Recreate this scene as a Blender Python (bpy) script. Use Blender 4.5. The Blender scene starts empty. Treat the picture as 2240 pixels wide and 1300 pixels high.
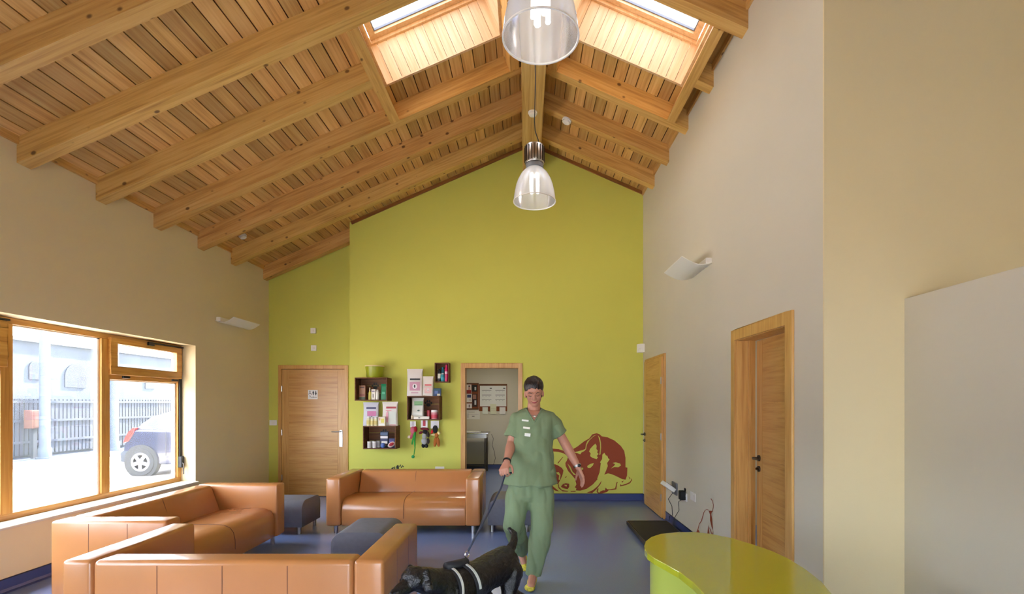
import bpy, bmesh, math, random
from mathutils import Vector, Matrix, noise
from mathutils.geometry import tessellate_polygon
random.seed(7)
SC = bpy.context.scene
COL = SC.collection
PI = math.pi

# ------------------------------------------------------------------ camera
# one-point perspective: vanishing point of the room's length at pixel (1150, 882)
F = 1070.0                     # focal length in pixels of the 2240 x 1300 frame
VX, VY, CH = 1150.0, 882.0, 1.5
cd = bpy.data.cameras.new('camera'); cam = bpy.data.objects.new('camera', cd); COL.objects.link(cam)
cd.sensor_fit = 'HORIZONTAL'; cd.sensor_width = 36.0; cd.lens = 36.0*F/2240
cd.shift_x = -(VX-1120)/2240; cd.shift_y = (VY-650)/2240
cd.clip_start = 0.05; cd.clip_end = 300
cam.location = (0, 0, CH); cam.rotation_euler = (PI/2, 0, 0)
SC.camera = cam

# ------------------------------------------------------------------ sky, sun, exposure
w = bpy.data.worlds.new('sky'); SC.world = w; w.use_nodes = True
bg = w.node_tree.nodes['Background']
bg.inputs[0].default_value = (0.83, 0.90, 1.0, 1); bg.inputs[1].default_value = 5.2
sd = bpy.data.lights.new('sun', 'SUN'); sun = bpy.data.objects.new('sun', sd); COL.objects.link(sun)
sd.energy = 20.0; sd.angle = 0.02; sd.color = (1.0, 0.93, 0.82)
SUN_DIR = Vector((-0.16, -0.74, -0.62))
sun.rotation_euler = SUN_DIR.to_track_quat('-Z', 'Y').to_euler()
sun.location = (3, 12, 14)
vs = SC.view_settings
vs.view_transform = 'Standard'; vs.look = 'None'; vs.gamma = 1.0; vs.use_curve_mapping = False
vs.exposure = 1.97
SC.cycles.use_denoising = True
SC.cycles.max_bounces = 7; SC.cycles.diffuse_bounces = 5; SC.cycles.glossy_bounces = 3
SC.cycles.use_adaptive_sampling = True; SC.cycles.adaptive_threshold = 0.03
SC.cycles.transparent_max_bounces = 10; SC.cycles.transmission_bounces = 4
SC.cycles.caustics_reflective = False; SC.cycles.caustics_refractive = False
SC.cycles.sample_clamp_indirect = 6.0

# ------------------------------------------------------------------ materials
def lin(c):
    return tuple((x/12.92 if x <= 0.04045 else ((x+0.055)/1.055)**2.4) for x in [v/255.0 for v in c])
MATS = {}
def newmat(name):
    m = bpy.data.materials.new(name); m.use_nodes = True
    nt = m.node_tree; b = nt.nodes['Principled BSDF']; MATS[name] = m
    return m, nt, b
def mat(name, rgb, rough=0.5, metal=0.0, bump=0.0, bscale=60, spec=0.5, vary=0.0, vscale=4, coat=0.0, emit=0.0, alpha=None):
    m, nt, b = newmat(name); N = nt.nodes; L = nt.links
    c = lin(rgb)
    b.inputs['Base Color'].default_value = (*c, 1); b.inputs['Roughness'].default_value = rough
    b.inputs['Metallic'].default_value = metal; b.inputs['Specular IOR Level'].default_value = spec
    b.inputs['Coat Weight'].default_value = coat; b.inputs['Coat Roughness'].default_value = 0.06
    if emit:
        b.inputs['Emission Color'].default_value = (*c, 1); b.inputs['Emission Strength'].default_value = emit
    tc = None
    if vary or bump:
        tc = N.new('ShaderNodeTexCoord')
    if vary:
        n = N.new('ShaderNodeTexNoise'); n.inputs['Scale'].default_value = vscale; n.inputs['Detail'].default_value = 5
        L.new(tc.outputs['Object'], n.inputs['Vector'])
        r = N.new('ShaderNodeValToRGB')
        r.color_ramp.elements[0].position = 0.3; r.color_ramp.elements[1].position = 0.7
        r.color_ramp.elements[0].color = (*[x*(1-vary) for x in c], 1)
        r.color_ramp.elements[1].color = (*[min(1, x*(1+vary)) for x in c], 1)
        L.new(n.outputs['Fac'], r.inputs['Fac']); L.new(r.outputs['Color'], b.inputs['Base Color'])
    if bump:
        n2 = N.new('ShaderNodeTexNoise'); n2.inputs['Scale'].default_value = bscale; n2.inputs['Detail'].default_value = 3
        L.new(tc.outputs['Object'], n2.inputs['Vector'])
        bp = N.new('ShaderNodeBump'); bp.inputs['Strength'].default_value = bump; bp.inputs['Distance'].default_value = 0.01
        L.new(n2.outputs['Fac'], bp.inputs['Height']); L.new(bp.outputs['Normal'], b.inputs['Normal'])
    return m
def wood(name, dark, mid, light, axis='Y', fine=55.0, stretch=0.05, knots=0.0, rough=0.45, rnd=0.0, hue=0.0, coat=0.0):
    """grain drawn out along one object axis; optional knots; optional tone per board"""
    m, nt, b = newmat(name); N = nt.nodes; L = nt.links
    tc = N.new('ShaderNodeTexCoord'); oi = N.new('ShaderNodeObjectInfo')
    off = N.new('ShaderNodeVectorMath'); off.operation = 'ADD'
    sc = N.new('ShaderNodeMath'); sc.operation = 'MULTIPLY'; sc.inputs[1].default_value = 37.0
    L.new(oi.outputs['Random'], sc.inputs[0])
    cb = N.new('ShaderNodeCombineXYZ')
    for i in range(3): L.new(sc.outputs[0], cb.inputs[i])
    L.new(tc.outputs['Object'], off.inputs[0]); L.new(cb.outputs[0], off.inputs[1])
    mp = N.new('ShaderNodeMapping')
    s = [fine, fine, fine]; s['XYZ'.index(axis)] = fine*stretch
    mp.inputs['Scale'].default_value = s
    L.new(off.outputs[0], mp.inputs['Vector'])
    n1 = N.new('ShaderNodeTexNoise'); n1.inputs['Scale'].default_value = 1.0; n1.inputs['Detail'].default_value = 6; n1.inputs['Distortion'].default_value = 0.6
    L.new(mp.outputs[0], n1.inputs['Vector'])
    mp2 = N.new('ShaderNodeMapping')
    s2 = [fine*0.22]*3; s2['XYZ'.index(axis)] = fine*0.22*stretch*1.5
    mp2.inputs['Scale'].default_value = s2; L.new(off.outputs[0], mp2.inputs['Vector'])
    n2 = N.new('ShaderNodeTexNoise'); n2.inputs['Scale'].default_value = 1.0; n2.inputs['Detail'].default_value = 3; n2.inputs['Distortion'].default_value = 1.5
    L.new(mp2.outputs[0], n2.inputs['Vector'])
    mx = N.new('ShaderNodeMix'); mx.data_type = 'FLOAT'; mx.inputs[0].default_value = 0.45
    L.new(n1.outputs['Fac'], mx.inputs[2]); L.new(n2.outputs['Fac'], mx.inputs[3])
    r = N.new('ShaderNodeValToRGB'); e = r.color_ramp.elements
    e[0].position = 0.30; e[0].color = (*lin(dark), 1); e[1].position = 0.72; e[1].color = (*lin(light), 1)
    x = e.new(0.5); x.color = (*lin(mid), 1)
    L.new(mx.outputs[0], r.inputs['Fac'])
    out = r.outputs['Color']
    if knots:
        mp3 = N.new('ShaderNodeMapping'); s3 = [3.4]*3; s3['XYZ'.index(axis)] = 2.4
        mp3.inputs['Scale'].default_value = s3; L.new(off.outputs[0], mp3.inputs['Vector'])
        v = N.new('ShaderNodeTexVoronoi'); v.inputs['Scale'].default_value = 2.2
        L.new(mp3.outputs[0], v.inputs['Vector'])
        kr = N.new('ShaderNodeValToRGB'); ke = kr.color_ramp.elements
        ke[0].position = 0.08; ke[0].color = (knots, knots, knots, 1); ke[1].position = 0.15; ke[1].color = (0, 0, 0, 1)
        L.new(v.outputs['Distance'], kr.inputs['Fac'])
        km = N.new('ShaderNodeMix'); km.data_type = 'RGBA'
        L.new(kr.outputs['Color'], km.inputs[0]); L.new(out, km.inputs[6]); km.inputs[7].default_value = (*lin((88, 48, 22)), 1)
        out = km.outputs[2]
    if rnd:
        hs = N.new('ShaderNodeHueSaturation')
        mr = N.new('ShaderNodeMapRange'); mr.inputs[3].default_value = 1-rnd; mr.inputs[4].default_value = 1+rnd*0.7
        L.new(oi.outputs['Random'], mr.inputs[0]); L.new(mr.outputs[0], hs.inputs['Value'])
        wn = N.new('ShaderNodeTexWhiteNoise'); wn.noise_dimensions = '1D'; L.new(sc.outputs[0], wn.inputs['W'])
        mr2 = N.new('ShaderNodeMapRange'); mr2.inputs[3].default_value = 0.5-hue; mr2.inputs[4].default_value = 0.5+hue
        L.new(wn.outputs['Value'], mr2.inputs[0]); L.new(mr2.outputs[0], hs.inputs['Hue'])
        L.new(out, hs.inputs['Color']); out = hs.outputs['Color']
    L.new(out, b.inputs['Base Color'])
    b.inputs['Roughness'].default_value = rough
    b.inputs['Coat Weight'].default_value = coat; b.inputs['Coat Roughness'].default_value = 0.15
    bp = N.new('ShaderNodeBump'); bp.inputs['Strength'].default_value = 0.12; bp.inputs['Distance'].default_value = 0.004
    L.new(n1.outputs['Fac'], bp.inputs['Height']); L.new(bp.outputs['Normal'], b.inputs['Normal'])
    return m
def glass(name, tint=(1, 1, 1), gloss=0.08, rough=0.02, haze=0.0):
    m, nt, b = newmat(name); N = nt.nodes; L = nt.links
    N.remove(b); o = N['Material Output']
    t = N.new('ShaderNodeBsdfTransparent'); t.inputs[0].default_value = (*tint, 1)
    g = N.new('ShaderNodeBsdfGlossy'); g.inputs['Roughness'].default_value = rough
    mx = N.new('ShaderNodeMixShader'); mx.inputs[0].default_value = gloss
    L.new(t.outputs[0], mx.inputs[1]); L.new(g.outputs[0], mx.inputs[2]); last = mx.outputs[0]
    if haze:
        d = N.new('ShaderNodeBsdfTranslucent'); d.inputs[0].default_value = (0.9, 0.92, 0.95, 1)
        m2 = N.new('ShaderNodeMixShader'); m2.inputs[0].default_value = haze
        L.new(last, m2.inputs[1]); L.new(d.outputs[0], m2.inputs[2]); last = m2.outputs[0]
    L.new(last, o.inputs['Surface'])
    return m

mat('cream_wall', (222, 206, 164), 0.85, bump=0.03, bscale=220, vary=0.015, vscale=2)
mat('white_wall', (208, 201, 182), 0.85, bump=0.03, bscale=220, vary=0.012, vscale=2)
mat('lime_wall', (206, 206, 94), 0.8, bump=0.03, bscale=220, vary=0.015, vscale=2)
mat('floor_vinyl', (116, 136, 182), 0.2, bump=0.02, bscale=300, vary=0.06, vscale=160)
mat('skirting_blue', (58, 72, 124), 0.35)
mat('skirting_cap', (22, 26, 46), 0.4)
wood('plank_wood', (176, 126, 62), (212, 165, 94), (228, 190, 122), 'Y', 44, 0.03, rough=0.55, rnd=0.26, hue=0.004)
wood('beam_wood', (170, 122, 60), (208, 162, 90), (224, 184, 116), 'X', 46, 0.04, knots=0.85, rough=0.5, rnd=0.07, hue=0.006)
wood('ridge_wood', (168, 124, 62), (200, 160, 92), (218, 184, 120), 'Y', 46, 0.03, rough=0.5)
wood('trimmer_wood', (170, 122, 60), (208, 162, 90), (224, 184, 116), 'Y', 46, 0.04, knots=0.85, rough=0.5, rnd=0.05)
wood('lining_wood', (206, 164, 116), (222, 188, 144), (232, 204, 164), 'Z', 40, 0.06, rough=0.5, rnd=0.05, hue=0.004)
wood('deck_wood', (70, 40, 18), (88, 52, 24), (100, 62, 30), 'Y', 40, 0.05)
wood('batten_wood', (120, 74, 34), (142, 92, 46), (158, 106, 56), 'X', 40, 0.05)
wood('oak_h', (176, 122, 56), (203, 153, 84), (216, 172, 104), 'X', 50, 0.05, rough=0.4, rnd=0.05, coat=0.15)
wood('oak_v', (180, 126, 60), (206, 157, 88), (219, 176, 108), 'Z', 50, 0.05, rough=0.4, coat=0.15)
wood('oak_hy', (168, 114, 50), (198, 146, 78), (212, 166, 98), 'Y', 50, 0.05, rough=0.4, rnd=0.05, coat=0.15)
wood('window_oak', (170, 112, 44), (204, 148, 70), (220, 170, 92), 'Y', 46, 0.05, rough=0.4, coat=0.2)
wood('window_oak_v', (170, 112, 44), (204, 148, 70), (220, 170, 92), 'Z', 46, 0.05, rough=0.4, coat=0.2)
wood('crate_wood', (70, 40, 18), (110, 68, 34), (136, 90, 50), 'X', 50, 0.06, rough=0.7, rnd=0.2)
mat('leather', (188, 126, 74), 0.26, coat=0.12, bump=0.035, bscale=160, vary=0.06, vscale=3, spec=0.55)
mat('seam', (108, 60, 26), 0.6)
mat('ottoman_cloth', (104, 106, 116), 0.62, bump=0.10, bscale=260, vary=0.06, vscale=30)
mat('steel', (200, 200, 204), 0.25, metal=1.0)
mat('dark_steel', (96, 92, 90), 0.35, metal=1.0)
mat('chrome_dull', (176, 174, 170), 0.32, metal=1.0)
mat('white_plastic', (236, 234, 228), 0.4)
mat('light_white', (232, 230, 220), 0.5)
mat('black', (18, 18, 20), 0.5)
mat('rubber_black', (30, 30, 32), 0.7, bump=0.15, bscale=300)
mat('grey_plastic', (120, 122, 126), 0.45)
mat('lime_gloss', (188, 192, 48), 0.10, coat=0.6)
mat('lime_side', (184, 196, 84), 0.3)
mat('bowl_lime', (150, 160, 30), 0.35)
mat('bowl_rim', (226, 206, 150), 0.4)
mat('decal_brown', (146, 62, 28), 0.7)
mat('decal_black', (24, 30, 22), 0.7)
mat('skin', (194, 138, 114), 0.5, spec=0.4, bump=0.02, bscale=200)
mat('skin_shade', (150, 92, 78), 0.6)
mat('lips', (176, 84, 84), 0.45)
mat('hair', (34, 24, 20), 0.4, bump=0.25, bscale=90)
mat('scrubs', (122, 140, 104), 0.85, bump=0.12, bscale=240, vary=0.05, vscale=5)
mat('badge_white', (236, 236, 224), 0.4)
mat('shoe', (214, 202, 70), 0.5, vary=0.4, vscale=60)
mat('fur', (16, 15, 16), 0.32, bump=0.5, bscale=120, spec=0.6)
mat('fur_sheen', (92, 110, 140), 0.4, bump=0.4, bscale=120)
mat('harness', (40, 42, 48), 0.6)
mat('reflect', (214, 218, 214), 0.3)
mat('paper', (234, 234, 228), 0.7)
mat('ink', (70, 72, 80), 0.7)
mat('cork', (128, 66, 34), 0.85, vary=0.15, vscale=120)
mat('gravel', (186, 176, 166), 0.95, vary=0.3, vscale=1.2, bump=0.3, bscale=40)
mat('asphalt', (60, 69, 84), 0.9, vary=0.08, vscale=2)
mat('stone', (56, 63, 72), 0.95, vary=0.22, vscale=1.6, bump=0.3, bscale=8)
mat('fence_grey', (40, 46, 56), 0.9, vary=0.15, vscale=6)
mat('concrete', (74, 82, 92), 0.9, vary=0.06, vscale=3)
mat('rust_box', (96, 60, 50), 0.8)
mat('car_blue', (22, 26, 50), 0.25, coat=0.8)
mat('car_glass', (40, 50, 58), 0.06)
mat('tail_red', (150, 30, 26), 0.2)
mat('tyre', (34, 34, 36), 0.8)
mat('alloy', (150, 152, 158), 0.4, metal=0.6)
glass('pane_glass', (0.90, 0.92, 0.95), 0.05, 0.0, 0.012)
glass('sky_glass', (0.50, 0.51, 0.53), 0.05, 0.0, 0.02)
mat('gasket', (120, 126, 140), 0.4)
mat('tube_lamp', (255, 253, 248), 0.3, emit=0.9)
mat('added_panel_glow_dim', (255, 244, 226), 0.4, emit=4.0)  # glow of the unseen panels added in the back rooms
mat('added_panel_glow', (255, 244, 226), 0.4, emit=6.5)
# ribbed acrylic of the pendant shades
m, nt, b = newmat('acrylic'); N = nt.nodes; L = nt.links; N.remove(b); o = N['Material Output']
t_ = N.new('ShaderNodeBsdfTransparent'); t_.inputs[0].default_value = (0.93, 0.93, 0.93, 1)
g_ = N.new('ShaderNodeBsdfGlossy'); g_.inputs['Roughness'].default_value = 0.12; g_.inputs[0].default_value = (0.95, 0.95, 0.97, 1)
dt = N.new('ShaderNodeBsdfTranslucent'); dt.inputs[0].default_value = (0.95, 0.95, 0.97, 1); dd = N.new('ShaderNodeBsdfDiffuse'); dd.inputs[0].default_value = (0.93, 0.93, 0.95, 1)
d_ = N.new('ShaderNodeMixShader'); d_.inputs[0].default_value = 0.45; L.new(dt.outputs[0], d_.inputs[1]); L.new(dd.outputs[0], d_.inputs[2])
fr = N.new('ShaderNodeFresnel'); fr.inputs[0].default_value = 1.5
ad = N.new('ShaderNodeMath'); ad.operation = 'MULTIPLY'; ad.inputs[1].default_value = 0.8; ad.use_clamp = True; L.new(fr.outputs[0], ad.inputs[0])
m1 = N.new('ShaderNodeMixShader'); m1.inputs[0].default_value = 0.70; L.new(t_.outputs[0], m1.inputs[1]); L.new(d_.outputs[0], m1.inputs[2])
m2 = N.new('ShaderNodeMixShader'); L.new(ad.outputs[0], m2.inputs[0]); L.new(m1.outputs[0], m2.inputs[1]); L.new(g_.outputs[0], m2.inputs[2])
L.new(m2.outputs[0], o.inputs['Surface'])
def M(name):
    return MATS[name]
def colmat(rgb, rough=0.45):
    k = 'tint_%d_%d_%d' % rgb
    return MATS.get(k) or mat(k, rgb, rough)

# ------------------------------------------------------------------ geometry helpers
ORG = {}
def world(px, py, d):
    return Vector(((px-VX)*d/F, d, CH+(VY-py)*d/F))
class MB:
    def __init__(s): s.v = []; s.f = []; s.M = Matrix()
    def add(s, vs_, fs):
        o = len(s.v); s.v += [s.M @ Vector(v) for v in vs_]; s.f += [tuple(o+i for i in f) for f in fs]; return s
    def box(s, x0, x1, y0, y1, z0, z1):
        v = [(x, y, z) for z in (z0, z1) for y in (y0, y1) for x in (x0, x1)]
        return s.add(v, [(0, 2, 3, 1), (4, 5, 7, 6), (0, 1, 5, 4), (2, 6, 7, 3), (0, 4, 6, 2), (1, 3, 7, 5)])
    def obox(s, c, size, rot=Matrix()):
        hx, hy, hz = [q/2 for q in size]; c = Vector(c)
        v = [c+rot @ Vector((x, y, z)) for z in (-hz, hz) for y in (-hy, hy) for x in (-hx, hx)]
        return s.add(v, [(0, 2, 3, 1), (4, 5, 7, 6), (0, 1, 5, 4), (2, 6, 7, 3), (0, 4, 6, 2), (1, 3, 7, 5)])
    def prism(s, poly, a, b, axis='y'):
        n = len(poly)
        def p(u, v, t): return {'y': (u, t, v), 'x': (t, u, v), 'z': (u, v, t)}[axis]
        vs_ = [p(u, v, a) for u, v in poly]+[p(u, v, b) for u, v in poly]
        tri = tessellate_polygon([[Vector((u, v, 0)) for u, v in poly]])
        fs = [tuple(t) for t in tri]+[tuple(i+n for i in reversed(t)) for t in tri]
        fs += [(i, (i+1) % n, (i+1) % n+n, i+n) for i in range(n)]
        return s.add(vs_, fs)
    def rings(s, rr, cap=True):
        n = len(rr[0]); vs_ = [p for r in rr for p in r]; fs = []
        for k in range(len(rr)-1):
            for i in range(n):
                j = (i+1) % n; fs.append((k*n+i, k*n+j, (k+1)*n+j, (k+1)*n+i))
        if cap:
            fs.append(tuple(reversed(range(n)))); fs.append(tuple((len(rr)-1)*n+i for i in range(n)))
        return s.add(vs_, fs)
    def tube(s, pts, r, n=8):
        pts = [Vector(p) for p in pts]; rr = []
        rad = r if isinstance(r, (list, tuple)) else [r]*len(pts)
        up = None
        for i, p in enumerate(pts):
            t = (pts[min(i+1, len(pts)-1)]-pts[max(i-1, 0)]).normalized()
            if up is None:
                up = Vector((0, 0, 1)) if abs(t.z) < 0.9 else Vector((0, 1, 0))
            a = t.cross(up).normalized(); b_ = a.cross(t).normalized(); up = b_
            rr.append([p+(a*math.cos(q)+b_*math.sin(q))*rad[i] for q in [2*PI*k/n for k in range(n)]])
        return s.rings(rr)
    def lathe(s, prof, n=24, c=(0, 0, 0), axis='z', ripple=0.0):
        c = Vector(c); rr = []
        for r, h in prof:
            ring = []
            for k in range(n):
                q = 2*PI*k/n; R = max(r, 1e-4)*(1+(ripple if k % 2 else -ripple))
                u, v = R*math.cos(q), R*math.sin(q)
                ring.append(c+Vector({'z': (u, v, h), 'y': (u, h, v), 'x': (h, u, v)}[axis]))
            rr.append(ring)
        return s.rings(rr)
    def ell(s, c, r, n=12, rot=Matrix()):
        c = Vector(c); r = r if isinstance(r, (list, tuple)) else (r, r, r); rr = []
        for k in range(1, n):
            a = PI*k/n-PI/2
            rr.append([c+rot @ Vector((r[0]*math.cos(a)*math.cos(q), r[1]*math.cos(a)*math.sin(q), r[2]*math.sin(a))) for q in [2*PI*i/(n+4) for i in range(n+4)]])
        return s.rings(rr)
    def cap(s, p0, r0, p1, r1, n=12):
        p0, p1 = Vector(p0), Vector(p1); s.tube([p0, p1], [r0, r1], n); s.ell(p0, r0, 8); return s.ell(p1, r1, 8)
    def loft(s, secs, n=20):
        rr = []
        for c, rx, ry, ax, ay in secs:
            c = Vector(c); ax = Vector(ax); ay = Vector(ay)
            rr.append([c+ax*rx*math.cos(q)+ay*ry*math.sin(q) for q in [2*PI*k/n for k in range(n)]])
        return s.rings(rr)
    def flat(s, loops, fn):
        """flat filled outline with holes; fn maps (u, v) to a point"""
        tri = tessellate_polygon([[Vector((u, v, 0)) for u, v in lp] for lp in loops])
        vs_ = [fn(u, v) for lp in loops for u, v in lp]
        return s.add(vs_, [tuple(t) for t in tri])
    def build(s, name, m, parent=None, org=None, bevel=0, seg=2, smooth=False, angle=0.5, normals=True):
        me = bpy.data.meshes.new(name)
        if org is None:
            if parent is not None: org = ORG[parent.name]
            else:
                xs = [v[0] for v in s.v]; ys = [v[1] for v in s.v]; zs = [v[2] for v in s.v]
                org = Vector(((min(xs)+max(xs))/2, (min(ys)+max(ys))/2, min(zs)))
        org = Vector(org)
        me.from_pydata([tuple(Vector(v)-org) for v in s.v], [], s.f)
        bm = bmesh.new(); bm.from_mesh(me)
        if normals: bmesh.ops.recalc_face_normals(bm, faces=bm.faces)
        if bevel:
            bmesh.ops.remove_doubles(bm, verts=bm.verts, dist=1e-5)
            ed = [e for e in bm.edges if len(e.link_faces) == 2 and e.calc_face_angle(0) > angle]
            bmesh.ops.bevel(bm, geom=ed, offset=bevel, segments=seg, profile=0.5, affect='EDGES', clamp_overlap=True)
        bm.to_mesh(me); bm.free()
        if smooth:
            for p in me.polygons: p.use_smooth = True
            if smooth != 'all':
                try: me.set_sharp_from_angle(angle=0.7)
                except Exception: pass
        me.materials.append(m if not isinstance(m, str) else M(m))
        o = bpy.data.objects.new(name, me); COL.objects.link(o)
        ORG[o.name] = org
        if parent is not None:
            o.parent = parent; o.location = org-ORG[parent.name]
        else: o.location = org
        return o
def tag(o, label, cat, group=None):
    o['label'] = label; o['category'] = cat
    if group: o['group'] = group
    return o
def struct(o):
    o['kind'] = 'structure'; return o
def thing(name, loc, label, cat, group=None):
    o = bpy.data.objects.new(name, None); COL.objects.link(o); o.location = loc; o.empty_display_size = 0.1
    ORG[o.name] = Vector(loc); return tag(o, label, cat, group)
def copy_tree(o, parent=None):
    c = o.copy(); COL.objects.link(c)
    if parent is not None: c.parent = parent
    ORG[c.name] = ORG[o.name]
    for ch in list(o.children): copy_tree(ch, c)
    return c
def text(name, s, size, m, loc, rot, parent, align='CENTER', depth=0.001):
    cu = bpy.data.curves.new(name, 'FONT'); cu.body = s; cu.size = size; cu.align_x = align; cu.align_y = 'CENTER'; cu.extrude = depth
    t = bpy.data.objects.new(name, cu); COL.objects.link(t)
    bpy.context.view_layer.update()
    me = bpy.data.meshes.new_from_object(t.evaluated_get(bpy.context.evaluated_depsgraph_get()))
    bpy.data.objects.remove(t); me.materials.clear(); me.materials.append(M(m))
    o = bpy.data.objects.new(name, me); COL.objects.link(o); o.parent = parent
    o.location = Vector(loc)-ORG[parent.name]; o.rotation_euler = rot; ORG[o.name] = Vector(loc); return o
def remesh(mb, name, m, parent, voxel=0.008, smooth_it=6, fn=None, cut=None, org=None):
    """one continuous skin over overlapping volumes"""
    o = mb.build(name+'_raw', m, None, org=(0, 0, 0))
    r = o.modifiers.new('r', 'REMESH'); r.mode = 'VOXEL'; r.voxel_size = voxel
    if smooth_it:
        sm = o.modifiers.new('s', 'SMOOTH'); sm.iterations = smooth_it; sm.factor = 0.5
    bpy.context.view_layer.update()
    me = bpy.data.meshes.new_from_object(o.evaluated_get(bpy.context.evaluated_depsgraph_get()))
    bpy.data.objects.remove(o)
    og = Vector(org) if org is not None else (ORG[parent.name] if parent else Vector())
    bm = bmesh.new(); bm.from_mesh(me)
    if fn:
        bm.normal_update()
        mv = [(v, fn(v.co.copy(), v.normal.copy())) for v in bm.verts]
        for v, c in mv: v.co = c
    if cut:
        bmesh.ops.delete(bm, geom=[f for f in bm.faces if cut(f.calc_center_median())], context='FACES')
    for v in bm.verts: v.co -= og
    bm.to_mesh(me); bm.free()
    for p in me.polygons: p.use_smooth = True
    me.name = name; me.materials.clear(); me.materials.append(M(m))
    o = bpy.data.objects.new(name, me); COL.objects.link(o); ORG[o.name] = og
    if parent is not None: o.parent = parent; o.location = og-ORG[parent.name]
    else: o.location = og
    return o

# ------------------------------------------------------------------ the room
XL, XR = -4.117, 1.80            # inner faces of the long walls
YF, YR = 7.50, 7.84              # green wall and its recessed part
XC = -2.70                       # corner between the two
YB = -2.7                        # wall behind the camera
YE = 2.963                       # end of the right wall
TH = math.atan(0.437); CT, ST = math.cos(TH), math.sin(TH)
RX0, RX1 = -0.045, 0.215         # ridge beam sides
def zsl(x): return 3.44+0.437*(x-XL)             # rafter underside, left slope
def zsr(x): return 5.22-0.437*(x-RX1)            # right slope
DP = 0.21                        # vertical depth from rafter underside to boarding
XA = (5.22+0.437*RX1-3.44+0.437*XL)/(2*0.437)    # ridge line of the boarding
ZA = zsl(XA)+DP

fl = MB().box(-4.45, 4.2, YB-0.2, 11.3, -0.15, 0).build('floor', 'floor_vinyl'); struct(fl)

# left wall with the window opening
WY0, WY1, WZ0, WZ1 = -1.13, 6.10, 0.505, 2.215
wl = MB().box(-4.42, XL, YB-0.2, WY0, 0, 3.78).box(-4.42, XL, WY1, YR+0.3, 0, 3.78)
wl.box(-4.42, XL, WY0, WY1, 0, WZ0).box(-4.42, XL, WY0, WY1, WZ1, 3.78)
struct(wl.build('wall_left', 'cream_wall'))
# green gable wall with the doorway
DX0, DX1, DZ = world(1016, 0, YF).x, world(1135, 0, YF).x, 2.045
wf = MB()
wf.prism([(XC, 0), (DX0, 0), (DX0, zsl(DX0)+DP+0.06), (XC, zsl(XC)+DP+0.06)], YF, YF+0.16)
wf.prism([(DX0, DZ), (DX1, DZ), (DX1, zsl(DX1)+DP+0.06), (DX0, zsl(DX0)+DP+0.06)], YF, YF+0.16)
wf.prism([(DX1, 0), (XR, 0), (XR, zsr(XR)+DP+0.06), (XA, ZA+0.06), (DX1, zsl(DX1)+DP+0.06)], YF, YF+0.16)
wf.box(XC, XC+0.12, YF+0.16, YR, 0, zsl(XC)+DP)
struct(wf.build('wall_far', 'lime_wall'))
TD0, TD1 = world(614, 0, YR).x, world(757, 0, YR).x     # toilet door hole
wr = MB().prism([(-4.42, 0), (TD0, 0), (TD0, zsl(TD0)+DP+0.06), (-4.42, zsl(-4.42)+DP+0.06)], YR, YR+0.15)
wr.prism([(TD0, 2.05), (TD1, 2.05), (TD1, zsl(TD1)+DP+0.06), (TD0, zsl(TD0)+DP+0.06)], YR, YR+0.15)
wr.prism([(TD1, 0), (XC+0.12, 0), (XC+0.12, zsl(XC)+DP+0.06), (TD1, zsl(TD1)+DP+0.06)], YR, YR+0.15)
struct(wr.build('wall_recess', 'lime_wall'))
# right wall with a door opening
RD0, RD1, RDZ = 3.345, 4.20, 2.06
wq = MB()
zt = zsr(XR)+DP+0.05
wq.box(XR, XR+0.14, YE, RD0, 0, zt).box(XR, XR+0.14, RD1, YF+0.16, 0, zt).box(XR, XR+0.14, RD0, RD1, RDZ, zt)
struct(wq.build('wall_right', 'white_wall'))
# wall turning off to the right, and the bay beside the desk
struct(MB().box(XR, 4.2, YE-0.012, YE-0.0002, 0, 4.85).box(XR+0.1402, 4.2, YE, YE+0.14, 0, 4.85).build('wall_return', 'cream_wall'))
struct(MB().box(4.0, 4.2, YB-0.2, YE, 0, 4.85).build('wall_bay', 'cream_wall'))
struct(MB().box(XR, 4.2, YB-0.2, YE+0.14, 4.75, 4.85).build('ceiling_bay', 'white_wall'))
XP = 2.285                       # low screen wall in the bay
pz = 2.13
struct(MB().prism([(YE, 0), (YE, pz), (2.20, pz), (2.12, pz-0.012), (2.04, pz-0.06), (1.96, pz-0.16), (1.92, pz-0.30), (1.92, 0)], XP, XP+0.12, 'x').build('wall_screen', 'white_wall', bevel=0.004))
# wall behind the camera with an unseen glazed opening added to let in daylight
BX0, BX1, BZ0, BZ1 = -1.6, 1.6, 0.12, 2.30
wb = MB().box(-4.42, BX0, YB-0.2, YB, 0, 5.6).box(BX1, 4.2, YB-0.2, YB, 0, 5.6).box(BX0, BX1, YB-0.2, YB, 0, BZ0).box(BX0, BX1, YB-0.2, YB, BZ1, 5.6)
struct(wb.build('wall_rear', 'cream_wall'))
# room beyond the open doorway
YI = 11.07
struct(MB().box(-2.8, 1.6, YI, YI+0.12, 0, 2.75).build('wall_inner_far', 'white_wall'))
struct(MB().box(-2.8, -2.68, YR+0.15, YI, 0, 2.75).build('wall_inner_left', 'cream_wall'))
struct(MB().box(1.5, 1.62, YF+0.16, YI, 0, 2.75).build('wall_inner_right', 'cream_wall'))
struct(MB().box(-2.57, 1.62, YF+0.16, YI+0.1, 2.65, 2.75).box(-2.8, -2.57, YR+0.16, YI+0.1, 2.65, 2.75).build('ceiling_inner', 'white_wall'))
struct(MB().box(-4.42, -2.68, YR+0.9, YR+1.0, 0, 2.75).box(-4.42, -4.32, YR+0.15, YR+0.9, 0, 2.75).build('wall_light_block', 'white_wall'))  # unseen shell, with the lid below, added to stop daylight leaking round the door
struct(MB().box(-4.42, -2.8, YR+0.15, YR+1.0, 2.65, 2.75).build('ceiling_light_block', 'white_wall'))
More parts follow.
